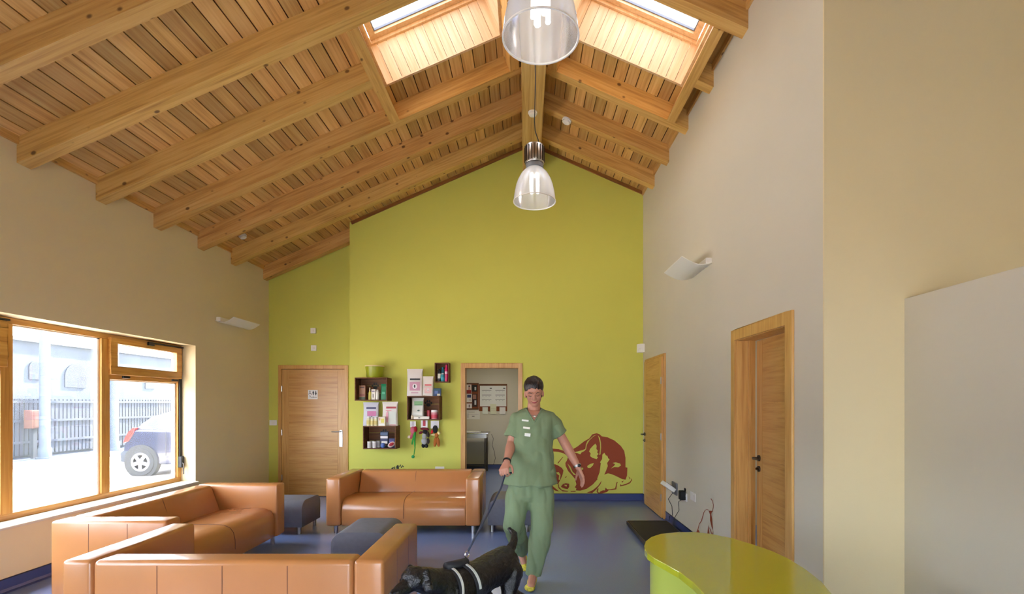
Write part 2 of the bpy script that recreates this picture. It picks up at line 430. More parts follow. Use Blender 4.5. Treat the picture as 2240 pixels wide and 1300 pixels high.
# room behind the right-hand door
struct(MB().box(3.4, 3.5, YE+0.14, 6.0, 0, 2.6).box(XR+0.14, 3.5, 6.0, 6.1, 0, 2.6).build('wall_store', 'white_wall'))
struct(MB().box(XR+0.14, 3.5, YE+0.14, 6.1, 2.5, 2.6).build('ceiling_store', 'white_wall'))
for nm, x, y, z, lab in (('added_light_panel', -0.6, 9.2, 2.65, 'unseen square light panel added to brighten the room beyond the doorway'),
                    ('added_light_panel', 2.7, 4.4, 2.5, 'unseen square light panel added to light the gap of the ajar door')):
    t = thing(nm, (x, y, z-0.05), lab, 'light')  # neither panel is seen; both added to light the rooms behind the doors
    f = MB().box(x-0.32, x+0.32, y-0.32, y+0.32, z-0.05, z-0.005).build('housing', 'white_plastic', t)
    MB().box(x-0.28, x+0.28, y-0.28, y+0.28, z-0.058, z-0.05).build('diffuser', 'added_panel_glow' if y > 6 else 'added_panel_glow_dim', t)

# skirtings (blue coved vinyl with a dark capping line)
def skirt(name, x0, y0, x1, y1, nx, ny):
    d = Vector((x1-x0, y1-y0, 0)); n_ = Vector((nx, ny, 0))
    a, b_ = Vector((x0, y0, 0)), Vector((x1, y1, 0)); prof = [(0, 0.105), (0.006, 0.105), (0.006, 0.03), (0.014, 0.010), (0.034, 0.002), (0.034, 0), (0, 0)]
    mb = MB(); mb.rings([[a+n_*u+Vector((0, 0, z)) for u, z in prof], [b_+n_*u+Vector((0, 0, z)) for u, z in prof]])
    o = struct(mb.build(name, 'skirting_blue'))
    pr2 = [(0, 0.113), (0.009, 0.113), (0.009, 0.105), (0, 0.105)]
    m2_ = MB(); m2_.rings([[a+n_*u+Vector((0, 0, z)) for u, z in pr2], [b_+n_*u+Vector((0, 0, z)) for u, z in pr2]])
    m2_.build('capping', 'skirting_cap', o)
FX0, FX1 = world(1008, 0, YF).x, world(1143, 0, YF).x
skirt('baseboard_far', FX1, YF, XR, YF, 0, -1)
skirt('baseboard_far_left', XC, YF, FX0, YF, 0, -1)
skirt('baseboard_right', XR, YF, XR, 7.33, -1, 0)
skirt('baseboard_right_mid', XR, 6.30, XR, 4.26, -1, 0)
skirt('baseboard_right_near', XR, 3.28, XR, YE, -1, 0)
skirt('baseboard_left', XL, YB, XL, YR, 1, 0)
skirt('baseboard_return', XR, YE-0.012, XP, YE-0.012, 0, -1)
skirt('baseboard_screen', XP, YE, XP, 1.92, -1, 0)
skirt('baseboard_inner', -2.68, YI, 1.5, YI, 0, -1)

# ------------------------------------------------------------------ roof
RL = Matrix.Rotation(-TH, 3, 'Y'); RR = Matrix.Rotation(TH, 3, 'Y')
def pl(x, n):     # point on the left slope boarding plane at plan x, n above it along the normal
    return Vector((x, 0, zsl(x)+DP))+Vector((-ST, 0, CT))*n
def pr(x, n):
    return Vector((x, 0, zsr(x)+DP))+Vector((ST, 0, CT))*n
SKL = (-1.47, -0.25); SKR = (0.42, 1.64); SKY = (4.085, 5.10)
def slope_box(mb, left, x0, x1, y0, y1, n0, n1):
    p = pl if left else pr
    v = []
    for n_ in (n0, n1):
        for y in (y0, y1):
            for x in (x0, x1):
                q = p(x, n_); v.append((q.x, y, q.z))
    mb.add(v, [(0, 2, 3, 1), (4, 5, 7, 6), (0, 1, 5, 4), (2, 6, 7, 3), (0, 4, 6, 2), (1, 3, 7, 5)])
Y0R, Y1R = YB-0.25, YR+0.35
dk = MB()
for left, (a, b_), (e0, e1) in ((True, SKL, (-4.75, XA+0.06)), (False, SKR, (XA-0.06, XR+0.14))):
    slope_box(dk, left, e0, a, Y0R, Y1R, 0.026, 0.12); slope_box(dk, left, b_, e1, Y0R, Y1R, 0.026, 0.12)
    slope_box(dk, left, a, b_, Y0R, SKY[0], 0.026, 0.12); slope_box(dk, left, a, b_, SKY[1], Y1R, 0.026, 0.12)
ceil = struct(dk.build('ceiling', 'deck_wood', org=(0, 0, 3.6)))
# boards, each one its own piece, laid along the ridge with joints over the rafters
RAF = [3.956+0.727*k for k in range(-9, 4)]+[6.83]
JO = [r+0.0575 for r in RAF]
def oriented(mb_size, c, rot, name, m, parent):
    mb = MB().obox((0, 0, 0), mb_size); o = mb.build(name, m, None, org=(0, 0, 0))
    o.parent = parent; o.location = Vector(c)-ORG[parent.name]; o.rotation_euler = rot.to_euler(); return o
for left in (True, False):
    x0, x1 = (XL-0.02, XA-0.03) if left else (XA+0.03, XR+0.02)
    nrow = 34 if left else 14
    wx = (x1-x0)/nrow
    a, b_ = SKL if left else SKR
    for i in range(nrow):
        xa, xb = x0+i*wx, x0+(i+1)*wx
        spans = [(Y0R+0.1, Y1R-0.25)]
        if xb > a+0.005 and xa < b_-0.005:
            spans = [(Y0R+0.1, SKY[0]), (SKY[1], Y1R-0.25)]
        for s0, s1 in spans:
            cuts = sorted(random.sample([j for j in JO if s0+0.5 < j < s1-0.4] or [], k=min(2 if s1-s0 > 6 else (1 if s1-s0 > 3.5 else 0), len([j for j in JO if s0+0.5 < j < s1-0.4]))))
            ed = [s0]+cuts+[s1]
            for y0, y1 in zip(ed[:-1], ed[1:]):
                q = (pl if left else pr)((xa+xb)/2, 0.011+random.uniform(0, 0.002))
                oriented((wx/CT-0.010, y1-y0-0.003, 0.022), (q.x, (y0+y1)/2, q.z), RL if left else RR, 'plank', 'plank_wood', ceil)
# rafters
def rafter(left, x0, x1, y):
    p = pl if left else pr
    dn = DP*CT
    c = p((x0+x1)/2, -dn/2+0.003)
    oriented(((x1-x0)/CT, 0.115, dn), (c.x, y+0.0575, c.z), RL if left else RR, 'rafter', 'beam_wood', ceil)
for y in RAF:
    if 4.3 < y < 4.9:
        rafter(True, XL-0.16, SKL[0]-0.10, y); rafter(False, SKR[1]+0.08, XR+0.12, y); continue
    rafter(True, XL-0.16, RX0+0.06, y); rafter(False, RX1-0.06, XR+0.12, y)
rafter(True, XL-0.16, XC+0.03, 7.67)
for left, xa, xb in ((True, XC+0.02, RX0+0.03), (False, RX1-0.03, XR)):
    c = (pl if left else pr)((xa+xb)/2, -0.022)
    oriented(((xb-xa)/CT, 0.022, 0.045), (c.x, YF-0.011, c.z), RL if left else RR, 'wall_batten', 'batten_wood', ceil)
# ridge beam
MB().box(RX0, RX1, YB, YF+0.01, 5.04, ZA-0.03).build('ridge_beam', 'ridge_wood', ceil, bevel=0.006)
# trimmers round the skylights
y0, y1 = 3.956+0.115, 5.41
dn = DP*CT
for left, xs in ((True, [(SKL[0]-0.10, SKL[0]), (SKL[1], SKL[1]+0.10)]), (False, [(SKR[1], SKR[1]+0.085), (SKR[0]-0.10, SKR[0])])):
    for xa, xb in xs:
        c = (pl if left else pr)((xa+xb)/2, -dn/2+0.003)
        oriented(((xb-xa)/CT, y1-y0, dn+0.012), (c.x, (y0+y1)/2, c.z), RL if left else RR, 'trimmer', 'trimmer_wood', ceil)
# timber trims where boarding meets the long walls
for i, (xx, left) in enumerate(((XL, True), (XR, False))):
    z = (zsl(xx) if left else zsr(xx))+DP
    s_ = 1 if left else -1
    struct(MB().box(min(xx, xx+0.02*s_), max(xx, xx+0.02*s_), YB, YR if left else YF, z-0.055, z+0.02).build('trim_%d' % (i+1), 'trimmer_wood'))
# skylights: board-lined shafts with a timber window on top
for wi, (left, (xa, xb)) in enumerate(((True, SKL), (False, SKR))):
    p = pl if left else pr; rot = RL if left else RR
    nz = 0.42
    c = p((xa+xb)/2, 0)
    me_ = MB()
    th = 0.05
    q = []
    slope_box(me_, left, xa-0.07, xa-0.021, SKY[0]-0.07, SKY[1]+0.07, 0.10, nz+0.12)
    slope_box(me_, left, xb+0.021, xb+0.07, SKY[0]-0.07, SKY[1]+0.07, 0.10, nz+0.12)
    slope_box(me_, left, xa, xb, SKY[0]-0.07, SKY[0]-0.021, 0.10, nz+0.12)
    slope_box(me_, left, xa, xb, SKY[1]+0.021, SKY[1]+0.07, 0.10, nz+0.12)
    wn_ = struct(me_.build('window_%d' % (wi+2), 'white_plastic', org=(c.x, (SKY[0]+SKY[1])/2, c.z)))
    wn_['label'] = 'roof light with a timber frame set in a board-lined shaft'
    k = 13; u = (xb-xa)/k
    for j in range(k):
        for yy in (SKY[0]+0.010, SKY[1]-0.010):
            cc = p(xa+u*(j+0.5), nz/2)
            oriented((u/CT-0.004, 0.02, nz), (cc.x, yy, cc.z), rot, 'lining_board', 'lining_wood', wn_)
    k = 10; u = (SKY[1]-SKY[0])/k
    for j in range(k):
        for xx in (xa+0.010, xb-0.010):
            cc = p(xx, nz/2)
            oriented((0.02, u-0.004, nz), (cc.x, SKY[0]+u*(j+0.5), cc.z), rot, 'lining_board', 'lining_wood', wn_)
    # bead at the foot of the shaft, frame, sash and pane above
    def ring(name, m_, inset, wdt, n0, n1):
        o = MB()
        a2, b2, c2, d2 = xa+inset, xb-inset, SKY[0]+inset, SKY[1]-inset
        slope_box(o, left, a2, a2+wdt, c2, d2, n0, n1); slope_box(o, left, b2-wdt, b2, c2, d2, n0, n1)
        slope_box(o, left, a2+wdt, b2-wdt, c2, c2+wdt, n0, n1); slope_box(o, left, a2+wdt, b2-wdt, d2-wdt, d2, n0, n1)
        return o.build(name, m_, wn_)
    ring('shaft_bead', 'lining_wood', -0.004, 0.028, -0.012, 0.0)
    ring('frame', 'lining_wood', 0.0, 0.045, nz, nz+0.07)
    sa = ring('sash', 'lining_wood', 0.05, 0.06, nz+0.03, nz+0.10)
    ring('gasket', 'gasket', 0.11, 0.012, nz+0.055, nz+0.075)
    pn = MB(); slope_box(pn, left, xa+0.09, xb-0.09, SKY[0]+0.09, SKY[1]-0.09, nz+0.08, nz+0.086)
    pn.build('pane', 'sky_glass', wn_)

# ------------------------------------------------------------------ the left window
XW = -4.30                       # inner face of the frame
win = bpy.data.objects.new('window_1', None); COL.objects.link(win); win.location = (XW, 4.5, WZ0); ORG['window_1'] = Vector((XW, 4.5, WZ0)); win['kind'] = 'structure'
fo = MB().box(XW-0.08, XW, WY0, WY1, WZ0, WZ0+0.075).box(XW-0.08, XW, WY0, WY1, WZ1-0.055, WZ1)
fo.build('frame_rail', 'window_oak', win, bevel=0.004)
LIG = [(-1.05, -0.07), (0.03, 0.90), (1.00, 1.95), (2.05, 2.93), (3.03, 4.00), (4.10, 4.955), (5.055, 6.04)]  # the unseen lights towards the camera are added for more daylight
for a, b_ in [(WY0, -1.05)]+[(LIG[i][1], LIG[i+1][0]) for i in range(6)]+[(6.04, WY1)]:
    MB().box(XW-0.08, XW+0.004, a, b_, WZ0+0.075, WZ1-0.055).build('mullion', 'window_oak_v', win, bevel=0.004)
TZ = 1.775
for k, (a, b_) in enumerate(LIG):
    z0, z1 = WZ0+0.075, WZ1-0.055
    if k % 2 == 0:
        MB().box(XW-0.07, XW+0.002, a, b_, TZ-0.03, TZ+0.035).build('transom', 'window_oak', win, bevel=0.004)
        # hopper sash standing slightly proud
        s0, s1, t0, t1 = a-0.02, b_+0.03, TZ+0.02, z1+0.02
        sash = MB().box(XW-0.02, XW+0.035, s0, s1, t0, t0+0.085).box(XW-0.02, XW+0.035, s0, s1, t1-0.06, t1)
        sash.box(XW-0.02, XW+0.035, s0, s0+0.085, t0+0.085, t1-0.06).box(XW-0.02, XW+0.035, s1-0.085, s1, t0+0.085, t1-0.06)
        sash = sash.build('sash', 'window_oak', win, bevel=0.005)
        MB().box(XW-0.005, XW, s0+0.08, s1-0.08, t0+0.08, t1-0.055).build('pane', 'pane_glass', sash)
        MB().box(XW+0.035, XW+0.055, b_-0.52, b_+0.03, t1-0.004, t1+0.012).box(XW+0.035, XW+0.06, b_-0.53, b_-0.45, t1-0.03, t1+0.008).build('stay', 'black', win)
        for yy in (a+0.16, b_-0.10):
            MB().box(XW+0.03, XW+0.05, yy-0.045, yy+0.045, TZ-0.012, TZ+0.012).build('hinge', 'black', win, bevel=0.003)
        z1 = TZ-0.03
    MB().box(XW-0.055, XW-0.05, a-0.01, b_+0.01, z0-0.01, z1+0.01).build('pane', 'pane_glass', win)
    g = MB()
    for (q0, q1, r0, r1) in ((a, a+0.012, z0, z1), (b_-0.022, b_, z0, z1), (a, b_, z1-0.012, z1)):
        g.box(XW-0.048, XW-0.02, q0, q1, r0, r1)
    g.build('glazing_bead', 'white_plastic', win)
# winder on the far jamb; the black strip above it paints the gap's shade
MB().box(XW+0.001, XW+0.016, 6.055, 6.095, 0.84, WZ1-0.05).build('jamb_gap_shade', 'black', win)
wd = MB().box(XW+0.0, XW+0.05, 6.045, 6.09, 0.70, 0.84).build('winder', 'black', win, bevel=0.008)
MB().tube([(XW+0.045, 6.06, 0.76), (XW+0.065, 6.055, 0.75), (XW+0.065, 6.055, 0.62)], 0.007).build('winder_handle', 'dark_steel', wd)
# sill board
MB().box(XW+0.0, XL+0.05, WY0-0.0005, WY1+0.0005, WZ0+0.001, WZ0+0.022).build('window_sill', 'white_wall', win, bevel=0.008)

# unseen glazing added behind the camera to bring in daylight
we = bpy.data.objects.new('window_4', None); COL.objects.link(we); we.location = (0, YB-0.1, BZ0); ORG['window_4'] = Vector((0, YB-0.1, BZ0)); we['kind'] = 'structure'
nb = 3; bw = (BX1-BX0)/nb
for k in range(nb+1):
    xx = BX0+bw*k
    MB().box(max(BX0, xx-0.04), min(BX1, xx+0.04), YB-0.14, YB-0.06, BZ0, BZ1).build('mullion', 'window_oak_v', we)
for z in (BZ0, BZ1-0.07):
    MB().box(BX0, BX1, YB-0.13, YB-0.07, z, z+0.07).build('frame_rail', 'window_oak', we)
for k in range(nb):
    MB().box(BX0+bw*k+0.03, BX0+bw*(k+1)-0.03, YB-0.103, YB-0.097, BZ0+0.06, BZ1-0.06).build('pane', 'pane_glass', we)

# ------------------------------------------------------------------ doors
def lever(parent, m_, c, out, along, plate=True, size=1.0):
    """lever handle on a rose: c on the leaf face, out = off the leaf, along = lever direction"""
    c, out, along = Vector(c), Vector(out), Vector(along); up = Vector((0, 0, 1))
    h = MB().tube([c, c+out*0.012], 0.026, 14).tube([c, c+out*0.055, c+out*0.062+along*0.03, c+out*0.058+along*0.13], [0.009, 0.009, 0.010, 0.008], 8)
    h = h.build('handle', m_, parent, smooth=True)
    if plate:
        side = along.cross(out).normalized(); k = MB()
        rot = Matrix((along, out, up)).transposed()
        k.obox(c-up*0.115+out*0.004, (0.05, 0.008, 0.26), rot)
        k.tube([c-up*0.09+out*0.006, c-up*0.09+out*0.02], 0.012, 10)
        k.build('lock_plate', m_, parent)
    else:
        MB().tube([c-up*0.09, c-up*0.09+out*0.014], 0.024, 14).tube([c-up*0.09, c-up*0.09+out*0.03], 0.010, 8).build('lock', m_, parent, smooth=True)
def leaf(parent, W, H, cuts, flip=False, stile=0.11):
    """door leaf in local x/z, face towards -y; stiles and horizontal veneer panels as pieces"""
    sx = -1 if flip else 1
    def bx(mb, a, b_, y0, y1, z0, z1): mb.box(min(a*sx, b_*sx), max(a*sx, b_*sx), y0, y1, z0, z1)
    core = MB(); bx(core, 0.002, W-0.002, 0.004, 0.04, 0.002, H-0.002)
    lf = core.build('leaf', 'oak_v', parent, org=ORG[parent.name]) if False else None
    me_ = core; lf = me_.build('leaf', 'oak_v', None, org=(0, 0, 0)); lf.parent = parent; ORG[lf.name] = Vector()
    for a, b_ in ((0, stile), (W-stile, W)):
        q = MB(); bx(q, a, b_, 0, 0.042, 0, H); o = q.build('stile', 'oak_v', None, org=(0, 0, 0)); o.parent = lf
    zz = [0]+sorted(cuts)+[H]
    for z0, z1 in zip(zz[:-1], zz[1:]):
        q = MB(); bx(q, stile+0.003, W-stile-0.003, 0.0005, 0.0415, z0+(0.0025 if z0 else 0), z1-(0.0025 if z1 < H else 0))
        o = q.build('panel', 'oak_h', None, org=(0, 0, 0)); o.parent = lf
    return lf
def hinge(lf, x, z):
    q = MB().tube([(x, -0.006, z-0.045), (x, -0.006, z+0.045)], 0.008, 8); o = q.build('hinge', 'chrome_dull', None, org=(0, 0, 0)); o.parent = lf
def door_root(name, loc):
    o = bpy.data.objects.new(name, None); COL.objects.link(o); o.location = loc; ORG[o.name] = Vector(loc); o['kind'] = 'structure'; return o
# toilet door in the recess
TX0, TX1 = world(609.5, 0, YR).x, world(762, 0, YR).x
d1 = door_root('door_1', (TD0, YR, 0))
fr_ = MB().box(TX0, TD0+0.02, YR-0.018, YR+0.1, 0, 2.105).box(TD1-0.02, TX1, YR-0.018, YR+0.1, 0, 2.105).box(TD0+0.02, TD1-0.02, YR-0.018, YR+0.1, 2.045, 2.105)
fr_.build('frame', 'oak_v', d1, bevel=0.003)
lw = TD1-TD0-0.046
hold = bpy.data.objects.new('door_leaf', None)
lf = leaf(d1, lw, 2.03, [0.225, 0.585, 1.02, 1.475, 1.93]); lf.location = (0.023, -0.004, 0.008)
for z in (1.72, 1.02, 0.3): hinge(lf, 0.0, z)
ORG[lf.name] = Vector((0, 0, 0))
lever(lf, 'chrome_dull', (lw-0.055, -0.001, 1.035), (0, -1, 0), (-1, 0, 0))
# the toilet sign
sg = thing('toilet_sign', world(685, 873, YR-0.006), 'small square white toilet sign with pictograms on the oak door', 'sign')
cx, cz = world(685, 0, YR).x, world(0, 863.5, YR).z
MB().box(cx-0.078, cx+0.078, YR-0.012, YR-0.0045, cz-0.075, cz+0.075).build('plate', 'white_plastic', sg, bevel=0.002)
ic = MB(); yy = YR-0.0135
def icon_flat(mb, pts): mb.flat([[(cx+u, cz+v) for u, v in pts]], lambda u, v: (u, yy, v))
def disc(mb, u, v, r): icon_flat(mb, [(u+r*math.cos(a), v+r*math.sin(a)) for a in [2*PI*k/12 for k in range(12)]])
disc(ic, -0.045, 0.052, 0.008); icon_flat(ic, [(-0.050, 0.042), (-0.040, 0.042), (-0.038, 0.018), (-0.022, 0.018), (-0.014, -0.006), (-0.020, -0.008), (-0.028, 0.010), (-0.050, 0.010)])
for k in range(10):
    a0, a1 = PI*0.55+k*0.36, PI*0.55+(k+1)*0.36
    icon_flat(ic, [(-0.046+r*math.cos(a), 0.006+r*math.sin(a)) for r, a in ((0.017, a0), (0.021, a0), (0.021, a1), (0.017, a1))])
disc(ic, 0.008, 0.052, 0.008); icon_flat(ic, [(-0.005, 0.042), (0.021, 0.042), (0.021, 0.018), (0.016, 0.018), (0.014, -0.012), (0.002, -0.012), (0.0, 0.018), (-0.005, 0.018)])
disc(ic, 0.048, 0.052, 0.008); icon_flat(ic, [(0.042, 0.042), (0.054, 0.042), (0.066, 0.010), (0.056, 0.010), (0.056, -0.012), (0.040, -0.012), (0.040, 0.010), (0.030, 0.010)])
ic.build('pictogram', 'black', sg)
text('lettering', 'Toilets', 0.042, 'black', (cx+0.004, yy+0.001, cz-0.043), (PI/2, 0, 0), sg)

# open doorway in the green wall: lining and architrave
d2 = door_root('door_2', ((FX0+FX1)/2, YF, 0))
q = MB().box(FX0, DX0+0.012, YF-0.018, YF+0.18, 0, 2.11).box(DX1-0.012, FX1, YF-0.018, YF+0.18, 0, 2.11).box(DX0+0.012, DX1-0.012, YF-0.018, YF+0.18, 2.035, 2.11)
q.build('frame', 'oak_v', d2, bevel=0.004)

# door ajar in the right wall
d3 = door_root('door_3', (XR, 3.36, 0))
q = MB().box(XR-0.018, XR, 3.276, 3.365, 0, 2.125).box(XR-0.018, XR, 4.18, 4.252, 0, 2.125).box(XR-0.018, XR, 3.365, 4.18, 2.035, 2.125)
q.build('architrave', 'oak_v', d3, bevel=0.003)
q = MB().box(XR, XR+0.16, RD0, 3.37, 0, RDZ).box(XR, XR+0.16, 4.175, RD1, 0, RDZ).box(XR, XR+0.16, 3.37, 4.175, 2.03, RDZ)
q.build('jamb', 'oak_v', d3)
q = MB().box(XR+0.095, XR+0.112, 4.150, 4.175, 0, 2.03).build('door_stop', 'oak_v', d3)
lf = leaf(d3, 0.80, 2.02, [0.62, 1.03, 1.50, 1.92], flip=True)
lf.location = Vector((XR+0.115, 3.372, 0.006))-ORG[d3.name]; lf.rotation_euler = (0, 0, -PI/2-math.radians(4.0))
lever(lf, 'dark_steel', (-0.80+0.055, -0.001, 1.03), (0, -1, 0), (1, 0, 0), plate=False)
MB().box(-0.8005, -0.799, 0.008, 0.034, 0.75, 1.2).build('latch_plate', 'steel', lf, org=(0, 0, 0))

# flush door by the corner of the right wall
d4 = door_root('door_4', (XR, 7.26, 0))
q = MB().box(XR-0.022, XR, 6.275, 6.335, 0, 2.14).box(XR-0.022, XR, 7.265, 7.31, 0, 2.14).box(XR-0.022, XR, 6.335, 7.265, 2.115, 2.14)
q.build('frame', 'oak_v', d4, bevel=0.003)
lf = leaf(d4, 0.92, 2.095, [0.62, 1.03, 1.50, 1.97])
lf.location = (-0.043, -0.003, 0.012); lf.rotation_euler = (0, 0, -PI/2)
for z in (1.78, 1.05, 0.26): hinge(lf, 0.922, z)
lever(lf, 'dark_steel', (0.055, -0.001, 1.03), (0, -1, 0), (1, 0, 0), plate=False)

# ------------------------------------------------------------------ sofas (compact two-seaters, tan leather)
SW, SD, SH = 1.75, 0.84, 0.645
def make_sofa(name, label):
    """origin on the floor under the middle; the seat faces -y"""
    t = thing(name, (0, 0, 0), label, 'sofa', 'tan leather sofas of the waiting area')
    aw, bt, lg = 0.165, 0.20, 0.10
    for s in (-1, 1):
        a0, a1 = sorted((s*SW/2, s*(SW/2-aw)))
        ar = MB().box(a0, a1, -SD/2, SD/2, lg, SH).build('armrest', 'leather', t, bevel=0.022, seg=3, smooth=True)
        xo = s*(SW/2+0.0006)
        for k in (1, 2):
            y = SD/2-0.28*k
            MB().box(min(xo, xo-s*0.004), max(xo, xo-s*0.004), y-0.002, y+0.002, lg+0.01, SH-0.02).build('seam', 'seam', ar)
    x0, x1 = -SW/2+aw+0.004, SW/2-aw-0.004
    bk = MB().prism([(SD/2, lg), (SD/2, SH), (SD/2-0.16, SH-0.005), (SD/2-0.27, 0.34), (SD/2-0.27, lg)], x0, x1, 'x').build('backrest', 'leather', t, bevel=0.028, seg=4, smooth=True)
    for k in (1, 2, 3):
        x = x0+(x1-x0)*k/4
        MB().box(x-0.002, x+0.002, SD/2-0.004, SD/2+0.0008, lg+0.02, SH-0.028).build('seam', 'seam', bk)
    MB().tube([(0, SD/2-0.165, SH-0.012), (0, SD/2-0.222, 0.46), (0, SD/2-0.262, 0.36)], 0.0025, 5).build('seam', 'seam', bk)
    # seat: front rolls over, crowned top
    prof = [(SD/2-0.24, lg), (SD/2-0.24, 0.385), (0.05, 0.402), (-0.20, 0.405), (-0.30, 0.397), (-0.355, 0.372), (-0.385, 0.33), (-0.398, 0.27), (-0.40, 0.18), (-0.395, lg)]
    st = MB().prism(prof, x0, x1, 'x').build('seat', 'leather', t, bevel=0.012, seg=2, smooth=True, angle=0.6)
    MB().tube([(0, y-0.001, z+0.001) for y, z in prof[1:-1]], 0.0028, 5).build('seam', 'seam', st)
    for sx in (-1, 1):
        for sy in (-1, 1):
            MB().lathe([(0.022, 0), (0.022, lg+0.01)], 14, (sx*(SW/2-0.085), sy*(SD/2-0.09), 0)).build('leg', 'steel', t, smooth=True)
    return t
def place(o, x, y, rz=0, z=0):
    o.location = (x, y, z); o.rotation_euler = (0, 0, rz)
s1 = make_sofa('sofa', 'tan leather sofa under the crates, facing into the seating group')
s2 = copy_tree(s1); s2['label'] = 'tan leather sofa standing along the window wall'
s3 = copy_tree(s1); s3['label'] = 'tan leather sofa with its seamed back to the reception desk'
place(s1, -1.395, 5.97)
place(s2, -3.02, 4.41, PI/2)
place(s3, -1.645, 3.07, PI)

# ------------------------------------------------------------------ ottomans
def make_ottoman(label):
    t = thing('ottoman', (0, 0, 0), label, 'ottoman', 'grey cloth ottomans')
    w2, d2_, lg, h = 0.27, 0.25, 0.085, 0.385
    prof = [(-d2_, lg), (d2_, lg)]
    for cx_, a0, a1 in ((d2_-0.11, 0, PI/2), (-d2_+0.11, PI/2, PI)):
        for k in range(7):
            a = a0+(a1-a0)*k/6; prof.append((cx_+0.11*math.cos(a), h-0.11+0.11*math.sin(a)))
    bd = MB().prism(prof, -w2, w2, 'x').build('body', 'ottoman_cloth', t, bevel=0.014, seg=3, smooth=True, angle=0.6)
    MB().lathe([(0.009, -0.004), (0.006, 0.004)], 10, (-0.06, -d2_-0.001, 0.25), 'y').build('button', 'steel', bd)
    for sx in (-1, 1):
        for sy in (-1, 1):
            MB().lathe([(0.02, 0), (0.02, lg+0.005)], 12, (sx*(w2-0.05), sy*(d2_-0.05), 0)).build('leg', 'chrome_dull', t, smooth=True)
    return t
o1 = make_ottoman('grey cloth ottoman in front of the toilet door'); place(o1, -2.81, 5.80)
o2 = copy_tree(o1); o2['label'] = 'grey cloth ottoman in the middle of the sofas'; place(o2, -1.43, 4.48, PI/2)
o3 = copy_tree(o1); o3['label'] = 'grey cloth ottoman behind the walking person'; place(o3, -0.19, 5.92, PI/2)

# ------------------------------------------------------------------ reception desk
desk_px = [(1409, 1195), (1412, 1184), (1424, 1175), (1445, 1168), (1480, 1164.5), (1520, 1164), (1555, 1168), (1600, 1177), (1650, 1192), (1690, 1206), (1725, 1222), (1765, 1247), (1797, 1272), (1820, 1300)]
ZT = 0.755
def on_top(px, py): 
    d = (CH-ZT)*F/(py-VY); return ((px-VX)*d/F, d)
back = [on_top(*p) for p in desk_px]
back += [(1.15, 1.70), (1.10, 1.45), (1.10, 1.15), (1.18, 0.90), (1.32, 0.68)]
front_px = [(1410, 1202), (1416, 1211), (1430, 1221), (1455, 1234), (1485, 1251), (1515, 1274), (1542, 1302)]
front = [on_top(*p) for p in front_px]+[(0.685, 1.70), (0.66, 1.45), (0.63, 1.20), (0.66, 0.95), (0.74, 0.74), (0.90, 0.58), (1.12, 0.54)]
outline = back+list(reversed(front))
dk_ = thing('reception_desk', (0.95, 1.8, 0), 'curved lime green reception desk with a glossy top', 'desk')
cxm = sum(p[0] for p in outline)/len(outline); cym = sum(p[1] for p in outline)/len(outline)
def inset(pts, d):
    res = []; n = len(pts)
    for i in range(n):
        a, b_ = Vector(pts[i-1]), Vector(pts[(i+1) % n]); t = (b_-a).normalized(); nn = Vector((-t.y, t.x))
        p0 = Vector(pts[i]); c = p0+nn*d
        if (Vector((cxm, cym))-p0).dot(nn) < 0 and False: c = p0-nn*d
        res.append((c.x, c.y))
    return res
area = sum(outline[i-1][0]*outline[i][1]-outline[i][0]*outline[i-1][1] for i in range(len(outline)))
sgn = 1 if area > 0 else -1
MB().prism(outline, ZT-0.032, ZT, 'z').build('top', 'lime_gloss', dk_, bevel=0.003, seg=2)
MB().prism(inset(outline, 0.03*sgn), 0.0, ZT-0.032, 'z').build('front_panel', 'lime_side', dk_, smooth=True)

# ------------------------------------------------------------------ weighing scale on the floor, its display and cables
sc_ = thing('weighing_scale', (1.48, 5.45, 0), 'flat black platform weighing scale on the blue floor', 'scale')
MB().box(1.235, 1.735, 4.90, 6.0, 0.012, 0.055).build('platform', 'dark_steel', sc_, bevel=0.004)
MB().box(1.25, 1.72, 4.915, 5.985, 0.055, 0.062).build('rubber_mat', 'rubber_black', sc_, bevel=0.002)
for x in (1.29, 1.68):
    for y in (4.96, 5.94):
        MB().lathe([(0.025, 0), (0.025, 0.014)], 12, (x, y, 0)).build('foot', 'black', sc_)
def onright(px, py):
    d = XR*F/(px-VX); return Vector((XR, d, CH+(VY-py)*d/F))
a = onright(1477, 1068)
ds = thing('scale_display', a+Vector((0, 0, -0.05)), 'grey scale display unit on a wall bracket by the door', 'display')
MB().box(XR-0.02, XR, a.y-0.10, a.y+0.08, a.z-0.075, a.z+0.07).build('bracket', 'grey_plastic', ds, bevel=0.004)
rot = Matrix.Rotation(math.radians(35), 3, 'Y')
MB().obox((XR-0.085, a.y-0.0, a.z+0.02), (0.14, 0.20, 0.05), rot).build('housing', 'white_plastic', ds, bevel=0.008)
MB().obox(Vector((XR-0.085, a.y-0.0, a.z+0.02))+rot @ Vector((-0.01, 0, 0.027)), (0.085, 0.15, 0.004), rot).build('screen', 'black', ds)
pgp = onright(1500, 1083)
pg = thing('power_adapter', pgp+Vector((0, 0, -0.05)), 'black plug-in power adapter in the wall socket', 'adapter')
MB().box(XR-0.07, XR-0.010, pgp.y-0.035, pgp.y+0.045, pgp.z-0.055, pgp.z+0.045).build('body', 'black', pg, bevel=0.006)
MB().box(XR-0.012, XR-0.006, pgp.y-0.02, pgp.y+0.02, pgp.z+0.044, pgp.z+0.075).build('pin_flap', 'black', pg)
